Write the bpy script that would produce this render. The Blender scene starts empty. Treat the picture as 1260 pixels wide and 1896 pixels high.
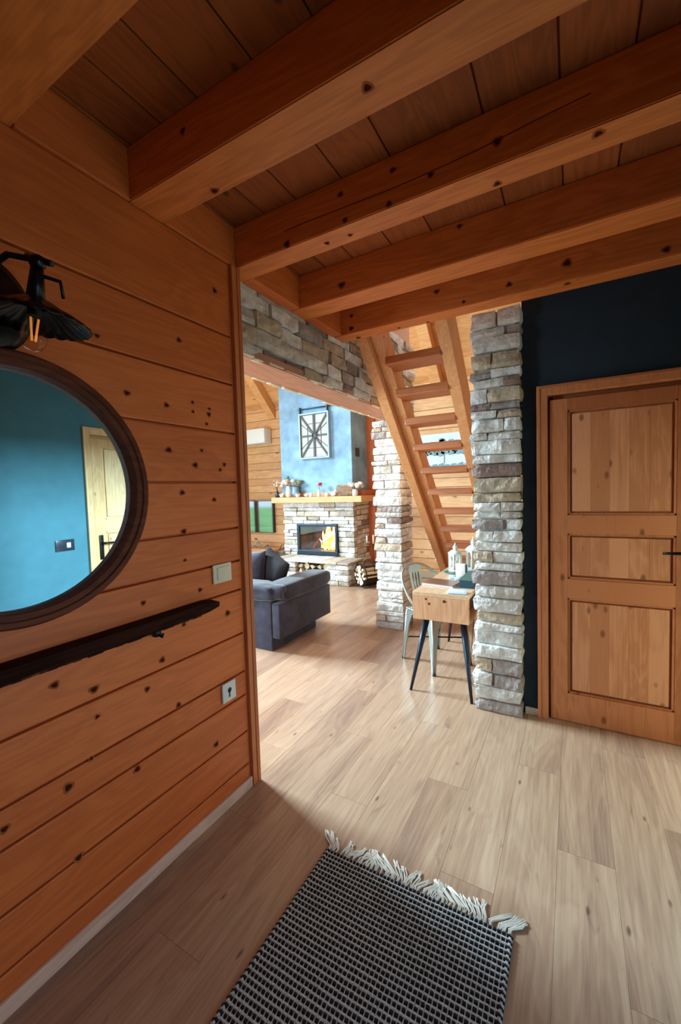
import bpy, bmesh, math, random
from mathutils import Vector, Matrix, noise
scene = bpy.context.scene
C = scene.collection
R = math.radians
random.seed(7)

# ------------------------------------------------------------------ camera
YAW, PITCH, ROLL, FPX, CAM_Z = R(29.528), R(-3.041), R(-1.7554), 758.64, 1.46
def make_camera():
    cy, sy, cp, sp = math.cos(YAW), math.sin(YAW), math.cos(PITCH), math.sin(PITCH)
    F = Vector((-sy*cp, cy*cp, sp)); r = Vector((cy, sy, 0)); u = r.cross(F)
    cr, sr = math.cos(ROLL), math.sin(ROLL)
    r2 = r*cr + u*sr; u2 = u*cr - r*sr
    m = Matrix((r2, u2, -F)).transposed().to_4x4(); m.translation = (0, 0, CAM_Z)
    cam = bpy.data.cameras.new('camera'); o = bpy.data.objects.new('camera', cam); C.objects.link(o)
    cam.sensor_fit = 'VERTICAL'; cam.sensor_height = 36; cam.lens = FPX/1896*36
    cam.clip_start = .02; o.matrix_world = m; scene.camera = o
make_camera()

# ------------------------------------------------------------------ world, lamps, exposure
scene.view_settings.view_transform = 'Standard'; scene.view_settings.look = 'None'
scene.view_settings.gamma = 1; scene.view_settings.use_curve_mapping = False
scene.view_settings.exposure = 0.0
w = bpy.data.worlds.new('sky'); scene.world = w; w.use_nodes = True
wn = w.node_tree; bg = wn.nodes['Background']
bg.inputs[0].default_value = (.62, .85, 1, 1); bg.inputs[1].default_value = 1.8
DAY = (.62, .88, 1.0)
def area(name, loc, rot, sx, sy, power, col=DAY, spread=180):
    l = bpy.data.lights.new(name, 'AREA'); l.shape = 'RECTANGLE'; l.size = sx; l.size_y = sy
    l.energy = power; l.color = col; l.spread = R(spread)
    o = bpy.data.objects.new(name, l); C.objects.link(o); o.location = loc; o.rotation_euler = rot
    return o
# daylight arriving through the glazing of the living room (left gable and its upper lights)
area('window_daylight', (-6.9, 1.3, 1.35), (0, R(-90), 0), 2.3, 4.2, 95)
area('upper_window_daylight', (-6.9, 2.5, 3.3), (Vector((6.4, -.9, -3.0)).to_track_quat('-Z', 'Y').to_euler()), 1.7, 1.4, 720, DAY, 124)
area('patio_daylight', (-4.6, -1.2, 1.3), (R(90), 0, 0), 2.5, 2.3, 300)
area('stair_fill', (-.6, 4.9, 4.2), (R(-12), 0, 0), 1.2, .8, 18, (1, .95, .86), 110)  # added fill lamp over the stairs; the roof has no window
area('hall_fill', (.69, .58, 1.05), (0, R(78), 0), 1.7, .68, 3, (.80, .88, 1.0), 130)  # added fill lamp for the hall, set at an unseen glazed door

# ------------------------------------------------------------------ materials
def new_mat(name):
    m = bpy.data.materials.new(name); m.use_nodes = True
    nt = m.node_tree; b = nt.nodes['Principled BSDF']
    return m, nt, b
def N(nt, t, **k):
    n = nt.nodes.new(t)
    for a, v in k.items():
        if a.startswith('i_'): n.inputs[a[2:].replace('_', ' ')].default_value = v
        else: setattr(n, a, v)
    return n
def plain(name, col, rough=.5, metal=0, bump=0, bscale=60, emit=None, estr=1, vary=0, sheen=0, spec=.5):
    m, nt, b = new_mat(name)
    b.inputs['Base Color'].default_value = (*col, 1); b.inputs['Roughness'].default_value = rough
    b.inputs['Metallic'].default_value = metal; b.inputs['Specular IOR Level'].default_value = spec
    if sheen: b.inputs['Sheen Weight'].default_value = sheen; b.inputs['Sheen Roughness'].default_value = .4
    if emit: b.inputs['Emission Color'].default_value = (*emit, 1); b.inputs['Emission Strength'].default_value = estr
    tc = N(nt, 'ShaderNodeTexCoord'); nz = N(nt, 'ShaderNodeTexNoise'); nz.inputs['Scale'].default_value = bscale
    nz.inputs['Detail'].default_value = 5
    nt.links.new(tc.outputs['Object'], nz.inputs['Vector'])
    if bump:
        bp = N(nt, 'ShaderNodeBump'); bp.inputs['Strength'].default_value = bump; bp.inputs['Distance'].default_value = .01
        nt.links.new(nz.outputs['Fac'], bp.inputs['Height']); nt.links.new(bp.outputs['Normal'], b.inputs['Normal'])
    if vary:
        cr = N(nt, 'ShaderNodeValToRGB')
        cr.color_ramp.elements[0].position = .3; cr.color_ramp.elements[1].position = .72
        cr.color_ramp.elements[0].color = (*[c*(1-vary) for c in col], 1)
        cr.color_ramp.elements[1].color = (*[min(1, c*(1+vary)) for c in col], 1)
        n2 = N(nt, 'ShaderNodeTexNoise'); n2.inputs['Scale'].default_value = bscale*.12; n2.inputs['Detail'].default_value = 6
        nt.links.new(tc.outputs['Object'], n2.inputs['Vector']); nt.links.new(n2.outputs['Fac'], cr.inputs['Fac'])
        nt.links.new(cr.outputs['Color'], b.inputs['Base Color'])
    return m
def wood(name, light, dark, axis='x', rough=.5, knots=.13, island=.25, grain=.5, ks=3.2, bump=.12, knot_col=(.05, .018, .008)):
    """pine: long grain along axis, wavy rings, scattered round knots, every board its own tint"""
    m, nt, b = new_mat(name); L = nt.links.new
    tc = N(nt, 'ShaderNodeTexCoord'); geo = N(nt, 'ShaderNodeNewGeometry')
    off = N(nt, 'ShaderNodeVectorMath', operation='SCALE'); off.inputs['Scale'].default_value = 37
    comb = N(nt, 'ShaderNodeCombineXYZ')
    for k in range(3): L(geo.outputs['Random Per Island'], comb.inputs[k])
    L(comb.outputs[0], off.inputs[0])
    add = N(nt, 'ShaderNodeVectorMath', operation='ADD'); L(tc.outputs['Object'], add.inputs[0]); L(off.outputs[0], add.inputs[1])
    def mp(s_long, s_cross):
        mm = N(nt, 'ShaderNodeMapping'); sc = [s_cross]*3; sc['xyz'.index(axis)] = s_long
        mm.inputs['Scale'].default_value = sc; L(add.outputs[0], mm.inputs['Vector']); return mm
    big = N(nt, 'ShaderNodeTexNoise'); big.inputs['Scale'].default_value = 1; big.inputs['Detail'].default_value = 3
    big.inputs['Distortion'].default_value = .6
    L(mp(1.1, 6).outputs[0], big.inputs['Vector'])
    fine = N(nt, 'ShaderNodeTexNoise'); fine.inputs['Scale'].default_value = 1; fine.inputs['Detail'].default_value = 6
    L(mp(3.5, 110).outputs[0], fine.inputs['Vector'])
    # rings: sine of distorted cross coordinate
    rg = N(nt, 'ShaderNodeMath', operation='MULTIPLY'); L(big.outputs['Fac'], rg.inputs[0]); rg.inputs[1].default_value = 55
    sn = N(nt, 'ShaderNodeMath', operation='SINE'); L(rg.outputs[0], sn.inputs[0])
    mr = N(nt, 'ShaderNodeMapRange'); L(sn.outputs[0], mr.inputs[0]); mr.inputs[1].default_value = -1; mr.inputs[2].default_value = 1
    mr.inputs[3].default_value = .35; mr.inputs[4].default_value = .65
    mx = N(nt, 'ShaderNodeMix'); mx.data_type = 'FLOAT'; mx.inputs[0].default_value = .5
    L(mr.outputs[0], mx.inputs[2]); L(fine.outputs['Fac'], mx.inputs[3])
    a2 = N(nt, 'ShaderNodeMath', operation='MULTIPLY_ADD'); L(geo.outputs['Random Per Island'], a2.inputs[0])
    a2.inputs[1].default_value = island; L(mx.outputs[0], a2.inputs[2])
    a3 = N(nt, 'ShaderNodeMath', operation='SUBTRACT'); L(a2.outputs[0], a3.inputs[0]); a3.inputs[1].default_value = island/2
    cr = N(nt, 'ShaderNodeValToRGB'); e = cr.color_ramp.elements
    h = .5*grain + .02
    e[0].position = .5-h/2; e[1].position = .5+h/2
    e[0].color = (*dark, 1); e[1].color = (*light, 1)
    L(a3.outputs[0], cr.inputs['Fac'])
    out = cr.outputs['Color']
    if knots:
        vo = N(nt, 'ShaderNodeTexVoronoi'); vo.inputs['Scale'].default_value = 1
        wn2 = N(nt, 'ShaderNodeTexNoise'); wn2.inputs['Scale'].default_value = 25
        L(tc.outputs['Object'], wn2.inputs['Vector'])
        mk = mp(ks, ks*1.9)
        av = N(nt, 'ShaderNodeMix'); av.data_type = 'VECTOR'; av.inputs[0].default_value = .06
        L(mk.outputs[0], av.inputs[4]); L(wn2.outputs['Color'], av.inputs[5]); L(av.outputs[1], vo.inputs['Vector'])
        k1 = N(nt, 'ShaderNodeMapRange'); L(vo.outputs['Distance'], k1.inputs[0])
        k1.inputs[1].default_value = knots; k1.inputs[2].default_value = knots*.45; k1.inputs[3].default_value = 0; k1.inputs[4].default_value = .85
        mk2 = N(nt, 'ShaderNodeMix'); mk2.data_type = 'RGBA'
        L(k1.outputs[0], mk2.inputs[0]); L(out, mk2.inputs[6]); mk2.inputs[7].default_value = (*knot_col, 1)
        out = mk2.outputs[2]
    L(out, b.inputs['Base Color']); b.inputs['Roughness'].default_value = rough
    bp = N(nt, 'ShaderNodeBump'); bp.inputs['Strength'].default_value = bump; bp.inputs['Distance'].default_value = .004
    L(fine.outputs['Fac'], bp.inputs['Height']); L(bp.outputs['Normal'], b.inputs['Normal'])
    return m
PL, PD = (.60, .235, .068), (.40, .135, .034)
M = {}
M['wall_pine'] = wood('wall_pine', (.78, .195, .048), (.60, .132, .030), 'y', knots=0, rough=.45, island=.22, grain=.62)
M['beam_pine'] = wood('beam_pine', (.82, .255, .062), (.62, .17, .038), 'x', knots=0, rough=.55, island=.1)
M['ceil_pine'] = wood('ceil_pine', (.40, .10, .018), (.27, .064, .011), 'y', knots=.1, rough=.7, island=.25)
M['back_pine'] = wood('back_pine', (.74, .42, .20), (.56, .29, .12), 'x', knots=.12, rough=.5, ks=2.2)
M['roof_pine'] = wood('roof_pine', (.76, .38, .15), (.58, .26, .09), 'x', knots=.1, rough=.5)
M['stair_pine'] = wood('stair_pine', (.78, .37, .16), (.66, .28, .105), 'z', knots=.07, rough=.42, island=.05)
M['tread_pine_shaded'] = wood('tread_pine_shaded', (.50, .16, .05), (.36, .105, .03), 'x', knots=.09, rough=.45)  # stair wood darkened: shade on the treads is put into this colour
M['door_pine'] = wood('door_pine', (.62, .23, .095), (.44, .145, .052), 'z', knots=.15, rough=.45, ks=5, island=.5, knot_col=(.20, .06, .02))
M['door_panel'] = wood('door_panel', (.78, .36, .19), (.60, .24, .11), 'z', knots=.2, rough=.45, ks=7, island=.5, knot_col=(.24, .075, .03))
M['pale_panel'] = wood('pale_panel', (.86, .70, .42), (.72, .54, .28), 'z', knots=.18, rough=.5, ks=7, knot_col=(.28, .13, .04))
M['casing_pine'] = wood('casing_pine', (.68, .205, .070), (.52, .14, .042), 'z', knots=.07, rough=.45)
M['mantel_pine'] = wood('mantel_pine', (.72, .38, .17), (.60, .28, .11), 'x', knots=.07, rough=.5)
M['lintel_wood'] = wood('lintel_wood', (.56, .27, .17), (.45, .20, .12), 'y', knots=.07, rough=.6)
M['base_wood'] = wood('base_wood', (.78, .52, .42), (.62, .38, .28), 'y', knots=.06, rough=.5)
M['shelf_bark'] = wood('shelf_bark', (.045, .014, .008), (.018, .006, .004), 'y', knots=0, rough=.8, bump=.5); M['shelf_bark'].node_tree.nodes['Principled BSDF'].inputs['Specular IOR Level'].default_value = .08
M['live_edge'] = wood('live_edge', (.22, .065, .022), (.04, .012, .006), 'y', knots=0, rough=.85, bump=.8); M['live_edge'].node_tree.nodes['Principled BSDF'].inputs['Specular IOR Level'].default_value = .1
M['walnut'] = wood('walnut', (.16, .040, .018), (.085, .021, .010), 'y', knots=0, rough=.5); M['walnut'].node_tree.nodes['Principled BSDF'].inputs['Specular IOR Level'].default_value = .2
M['pale_door'] = wood('pale_door', (.78, .58, .30), (.62, .42, .19), 'z', knots=.11, rough=.5, ks=4, knot_col=(.28, .13, .04))
M['desk_pine'] = wood('desk_pine', (.72, .40, .22), (.58, .28, .14), 'z', knots=0, rough=.45)
M['desk_top'] = wood('desk_top', (.70, .46, .28), (.56, .34, .19), 'y', knots=.05, rough=.4)
M['knot'] = plain('knot', (.06, .016, .007), .9, spec=.05)
M['knot_halo'] = plain('knot_halo', (.40, .10, .026), .8, spec=.15)
M['navy'] = plain('navy', (.008, .025, .048), .75, bump=.08, bscale=90, vary=.12)
M['teal_wall'] = plain('teal_wall', (.05, .20, .27), .75, bump=.06, bscale=90, vary=.08)
M['concrete'] = plain('concrete', (.22, .37, .53), .7, bump=.5, bscale=30, vary=.36)
M['steel_dark'] = plain('steel_dark', (.012, .02, .03), .35, .6)
M['iron'] = plain('iron', (.008, .008, .009), .38, .7, bump=.1)
M['firebox_frame'] = plain('firebox_frame', (.03, .045, .065), .35, .6)
M['firebrick'] = plain('firebrick', (.10, .075, .085), .8, bump=.3, vary=.3)
M['tv_screen'] = plain('tv_screen', (.004, .012, .02), .05); M['tv_screen'].node_tree.nodes['Principled BSDF'].inputs['IOR'].default_value = 7
M['tv_case'] = plain('tv_case', (.02, .022, .026), .35)
M['white_plastic'] = plain('white_plastic', (.80, .84, .85), .35)
M['cream_plastic'] = plain('cream_plastic', (.78, .72, .56), .35)
M['slot_dark'] = plain('slot_dark', (.03, .03, .03), .5)
M['velvet'] = plain('velvet', (.024, .026, .050), .85, bump=.35, bscale=70, vary=.6, sheen=.35)
M['velvet_black'] = plain('velvet_black', (.006, .005, .009), .9, bump=.2, bscale=40, sheen=.1)
M['galv'] = plain('galv', (.42, .47, .45), .33, .85, bump=.05, bscale=12, vary=.2)
M['leg_navy'] = plain('leg_navy', (.008, .02, .035), .32, .4)
M['lantern'] = plain('lantern', (.80, .90, .88), .4)
M['candle'] = plain('candle', (.88, .80, .62), .5)
M['laptop_lid'] = plain('laptop_lid', (.30, .17, .12), .3, .5)
M['laptop_edge'] = plain('laptop_edge', (.75, .78, .85), .3, .6)
M['paper_white'] = plain('paper_white', (.88, .88, .86), .6)
M['pale_blue'] = plain('pale_blue', (.55, .68, .86), .5)
M['box_green'] = plain('box_green', (.05, .13, .12), .5)
M['box_teal'] = plain('box_teal', (.01, .05, .08), .4)
M['vase_white'] = plain('vase_white', (.80, .82, .80), .3)
M['vase_dark'] = plain('vase_dark', (.02, .03, .05), .2)
M['pot_blue'] = plain('pot_blue', (.22, .34, .44), .5)
M['terracotta'] = plain('terracotta', (.55, .22, .12), .7)
M['leaf'] = plain('leaf', (.06, .24, .10), .6, vary=.4, bscale=120)
M['dull_leaf'] = plain('dull_leaf', (.33, .36, .24), .7, vary=.3, bscale=120)
M['flower_cream'] = plain('flower_cream', (.80, .70, .58), .7, vary=.15, bscale=150)
M['flower_peach'] = plain('flower_peach', (.62, .36, .26), .7, vary=.2, bscale=150)
M['rose'] = plain('rose', (.62, .02, .10), .6)
M['twig'] = plain('twig', (.22, .15, .09), .8)
M['dried'] = plain('dried', (.55, .46, .32), .8)
M['wicker'] = plain('wicker', (.42, .24, .13), .7, bump=.8, bscale=150, vary=.35)
M['log_end'] = plain('log_end', (.86, .74, .50), .7, bump=.25, bscale=70, vary=.15)
M['log_bark'] = plain('log_bark', (.12, .065, .04), .9, bump=.6, bscale=60, vary=.4)
M['charred'] = plain('charred', (.02, .012, .01), .9, bump=.5, bscale=60, emit=(1, .12, .02), estr=.35)
M['canvas_side'] = plain('canvas_side', (.62, .69, .73), .8)
M['tree_paint'] = plain('tree_paint', (.20, .30, .33), .8, vary=.35, bscale=80)
M['cream_edge'] = plain('cream_edge', (.80, .74, .60), .8, bump=.6, bscale=50)
M['panel_cream'] = plain('panel_cream', (.48, .53, .50), .6, vary=.1, bscale=30)
M['clock_frame'] = plain('clock_frame', (.36, .52, .58), .5)
M['clock_bar'] = plain('clock_bar', (.075, .06, .065), .6)
M['plaster_pink'] = plain('plaster_pink', (.62, .36, .24), .8, bump=.1)
M['lawn'] = plain('lawn', (.30, .62, .22), .9, vary=.5, bscale=8)
M['ac_white'] = plain('ac_white', (.80, .84, .82), .3)
M['magenta'] = plain('magenta', (.7, .1, .35), .5)
M['filament'] = plain('filament', (.75, .25, .05), .4, emit=(1, .35, .08), estr=.5)
M['black_gloss'] = plain('black_gloss', (.005, .006, .009), .28, .3)

def glass(name, tint=(1, 1, 1), rough=0):
    m, nt, b = new_mat(name)
    nt.nodes.remove(b); out = nt.nodes['Material Output']
    t = N(nt, 'ShaderNodeBsdfTransparent'); t.inputs[0].default_value = (*tint, 1)
    g = N(nt, 'ShaderNodeBsdfGlossy'); g.inputs['Roughness'].default_value = rough
    lw = N(nt, 'ShaderNodeLayerWeight'); p5 = N(nt, 'ShaderNodeMath', operation='POWER'); p5.inputs[1].default_value = 5
    nt.links.new(lw.outputs['Facing'], p5.inputs[0]); fr = N(nt, 'ShaderNodeMath', operation='MULTIPLY_ADD')
    nt.links.new(p5.outputs[0], fr.inputs[0]); fr.inputs[1].default_value = .9; fr.inputs[2].default_value = .035
    mx = N(nt, 'ShaderNodeMixShader'); nt.links.new(fr.outputs[0], mx.inputs[0]); nt.links.new(t.outputs[0], mx.inputs[1]); nt.links.new(g.outputs[0], mx.inputs[2])
    nt.links.new(mx.outputs[0], out.inputs[0]); return m
M['glass'] = glass('glass', (.97, .99, .99)); M['bulb_glass'] = glass('bulb_glass', (.98, .9, .8))
mm, nt_, b_ = new_mat('mirror'); b_.inputs['Metallic'].default_value = 1; b_.inputs['Roughness'].default_value = .015
b_.inputs['Base Color'].default_value = (.93, .97, .97, 1); M['mirror'] = mm

def stone_mat(name, cols, bump=.5):
    m, nt, b = new_mat(name); L = nt.links.new
    geo = N(nt, 'ShaderNodeNewGeometry'); tc = N(nt, 'ShaderNodeTexCoord')
    cr = N(nt, 'ShaderNodeValToRGB'); cr.color_ramp.interpolation = 'CONSTANT'
    els = cr.color_ramp.elements
    while len(els) < len(cols): els.new(.5)
    for i, c in enumerate(cols): els[i].position = i/len(cols); els[i].color = (*c, 1)
    L(geo.outputs['Random Per Island'], cr.inputs['Fac'])
    n1 = N(nt, 'ShaderNodeTexNoise'); n1.inputs['Scale'].default_value = 14; n1.inputs['Detail'].default_value = 8; n1.inputs['Roughness'].default_value = .65
    L(tc.outputs['Object'], n1.inputs['Vector'])
    r2 = N(nt, 'ShaderNodeValToRGB'); r2.color_ramp.elements[0].position = .36; r2.color_ramp.elements[1].position = .68
    r2.color_ramp.elements[0].color = (.56, .50, .48, 1); r2.color_ramp.elements[1].color = (1.0, 1.0, 1.0, 1)
    L(n1.outputs['Fac'], r2.inputs['Fac'])
    mx = N(nt, 'ShaderNodeMix'); mx.data_type = 'RGBA'; mx.blend_type = 'MULTIPLY'; mx.inputs[0].default_value = .8
    L(cr.outputs['Color'], mx.inputs[6]); L(r2.outputs['Color'], mx.inputs[7]); L(mx.outputs[2], b.inputs['Base Color'])
    b.inputs['Roughness'].default_value = .8
    n2 = N(nt, 'ShaderNodeTexNoise'); n2.inputs['Scale'].default_value = 45; n2.inputs['Detail'].default_value = 8
    L(tc.outputs['Object'], n2.inputs['Vector'])
    bp = N(nt, 'ShaderNodeBump'); bp.inputs['Strength'].default_value = bump; bp.inputs['Distance'].default_value = .012
    L(n2.outputs['Fac'], bp.inputs['Height']); L(bp.outputs['Normal'], b.inputs['Normal'])
    return m
M['stone'] = stone_mat('stone', [(.72, .68, .62), (.90, .89, .86), (.60, .50, .38), (.80, .79, .76), (.34, .24, .21), (.92, .91, .89), (.66, .54, .40), (.84, .82, .79), (.46, .40, .38), (.88, .85, .79)], .7)
M['stone_pale'] = stone_mat('stone_pale', [(.80, .80, .76), (.92, .92, .90), (.70, .64, .53), (.86, .86, .84), (.52, .44, .37), (.92, .92, .91), (.78, .69, .55), (.88, .88, .86)], .7)
M['mortar'] = plain('mortar', (.30, .26, .22), .9, bump=.4)

def floor_mat():
    m, nt, b = new_mat('floor_oak'); L = nt.links.new
    geo = N(nt, 'ShaderNodeNewGeometry'); tc = N(nt, 'ShaderNodeTexCoord')
    comb = N(nt, 'ShaderNodeCombineXYZ')
    for k in range(3): L(geo.outputs['Random Per Island'], comb.inputs[k])
    off = N(nt, 'ShaderNodeVectorMath', operation='SCALE'); off.inputs['Scale'].default_value = 31; L(comb.outputs[0], off.inputs[0])
    add = N(nt, 'ShaderNodeVectorMath', operation='ADD'); L(tc.outputs['Object'], add.inputs[0]); L(off.outputs[0], add.inputs[1])
    def noi(scx, scy, det, dist=0):
        mp = N(nt, 'ShaderNodeMapping'); mp.inputs['Scale'].default_value = (scx, scy, 1); L(add.outputs[0], mp.inputs[0])
        n = N(nt, 'ShaderNodeTexNoise'); n.inputs['Scale'].default_value = 1; n.inputs['Detail'].default_value = det
        n.inputs['Distortion'].default_value = dist; L(mp.outputs[0], n.inputs['Vector']); return n
    A = noi(7, .9, 4, .8); B = noi(90, 3.5, 5); Cn = noi(22, 5, 6, 1.2)
    rg = N(nt, 'ShaderNodeMath', operation='MULTIPLY'); L(A.outputs['Fac'], rg.inputs[0]); rg.inputs[1].default_value = 60
    sn = N(nt, 'ShaderNodeMath', operation='SINE'); L(rg.outputs[0], sn.inputs[0])
    s2 = N(nt, 'ShaderNodeMath', operation='MULTIPLY_ADD'); L(sn.outputs[0], s2.inputs[0]); s2.inputs[1].default_value = .035
    bb = N(nt, 'ShaderNodeMath', operation='MULTIPLY'); L(B.outputs['Fac'], bb.inputs[0]); bb.inputs[1].default_value = .42; L(bb.outputs[0], s2.inputs[2])
    s3 = N(nt, 'ShaderNodeMath', operation='MULTIPLY_ADD'); L(geo.outputs['Random Per Island'], s3.inputs[0]); s3.inputs[1].default_value = .16; L(s2.outputs[0], s3.inputs[2])
    s4 = N(nt, 'ShaderNodeMath', operation='MULTIPLY_ADD'); L(A.outputs['Fac'], s4.inputs[0]); s4.inputs[1].default_value = .5; L(s3.outputs[0], s4.inputs[2])
    cr = N(nt, 'ShaderNodeValToRGB'); e = cr.color_ramp.elements
    e[0].position = .36; e[0].color = (.29, .17, .12, 1); e[1].position = .76; e[1].color = (.56, .375, .255, 1)
    x = e.new(.55); x.color = (.43, .265, .175, 1)
    L(s4.outputs[0], cr.inputs[0])
    k = N(nt, 'ShaderNodeMapRange'); L(Cn.outputs['Fac'], k.inputs[0]); k.inputs[1].default_value = .36; k.inputs[2].default_value = .26
    k.inputs[3].default_value = 0; k.inputs[4].default_value = .42
    mx = N(nt, 'ShaderNodeMix'); mx.data_type = 'RGBA'; L(k.outputs[0], mx.inputs[0]); L(cr.outputs[0], mx.inputs[6]); mx.inputs[7].default_value = (.13, .07, .05, 1)
    mpk = N(nt, 'ShaderNodeMapping'); mpk.inputs['Scale'].default_value = (9, 3.2, 1); L(add.outputs[0], mpk.inputs[0])
    vk = N(nt, 'ShaderNodeTexVoronoi'); vk.inputs['Scale'].default_value = 1; L(mpk.outputs[0], vk.inputs['Vector'])
    kk = N(nt, 'ShaderNodeMapRange'); L(vk.outputs['Distance'], kk.inputs[0]); kk.inputs[1].default_value = .075; kk.inputs[2].default_value = .03; kk.inputs[3].default_value = 0; kk.inputs[4].default_value = .8
    mk = N(nt, 'ShaderNodeMix'); mk.data_type = 'RGBA'; L(kk.outputs[0], mk.inputs[0]); L(mx.outputs[2], mk.inputs[6]); mk.inputs[7].default_value = (.10, .05, .035, 1)
    L(mk.outputs[2], b.inputs['Base Color']); b.inputs['Roughness'].default_value = .33
    bp = N(nt, 'ShaderNodeBump'); bp.inputs['Strength'].default_value = .08; bp.inputs['Distance'].default_value = .003
    L(B.outputs['Fac'], bp.inputs['Height']); L(bp.outputs['Normal'], b.inputs['Normal'])
    return m
M['floor'] = floor_mat()
def fabric(name, c1, c2, scale):
    m, nt, b = new_mat(name); tc = N(nt, 'ShaderNodeTexCoord'); n = N(nt, 'ShaderNodeTexNoise')
    n.inputs['Scale'].default_value = scale; n.inputs['Detail'].default_value = 4; nt.links.new(tc.outputs['Object'], n.inputs['Vector'])
    cr = N(nt, 'ShaderNodeValToRGB'); cr.color_ramp.elements[0].position = .38; cr.color_ramp.elements[1].position = .62
    cr.color_ramp.elements[0].color = (*c1, 1); cr.color_ramp.elements[1].color = (*c2, 1)
    nt.links.new(n.outputs['Fac'], cr.inputs[0]); nt.links.new(cr.outputs[0], b.inputs['Base Color'])
    bp = N(nt, 'ShaderNodeBump'); bp.inputs['Strength'].default_value = .6; bp.inputs['Distance'].default_value = .003
    nt.links.new(n.outputs['Fac'], bp.inputs['Height']); nt.links.new(bp.outputs['Normal'], b.inputs['Normal'])
    b.inputs['Roughness'].default_value = .95; return m
M['rug_grey'] = fabric('rug_grey', (.32, .30, .305), (.72, .68, .65), 260)
M['rug_warp'] = plain('rug_warp', (.5, .5, .52), .9)
M['rug_black'] = plain('rug_black', (.006, .008, .014), .95)
M['fringe'] = plain('fringe', (.78, .73, .66), .9)
def flame_mat():
    m, nt, b = new_mat('flame'); L = nt.links.new; nt.nodes.remove(b); out = nt.nodes['Material Output']
    tc = N(nt, 'ShaderNodeTexCoord'); n = N(nt, 'ShaderNodeTexNoise'); n.inputs['Scale'].default_value = 9; n.inputs['Detail'].default_value = 3
    L(tc.outputs['Object'], n.inputs['Vector'])
    cr = N(nt, 'ShaderNodeValToRGB'); e = cr.color_ramp.elements
    e[0].position = .36; e[0].color = (1, .16, .02, 1); e[1].position = .58; e[1].color = (1, .72, .30, 1)
    x = e.new(.46); x.color = (1, .42, .06, 1)
    L(n.outputs['Fac'], cr.inputs[0])
    em = N(nt, 'ShaderNodeEmission'); em.inputs[1].default_value = 6; L(cr.outputs[0], em.inputs[0]); L(em.outputs[0], out.inputs[0]); return m
M['flame'] = flame_mat()

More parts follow.
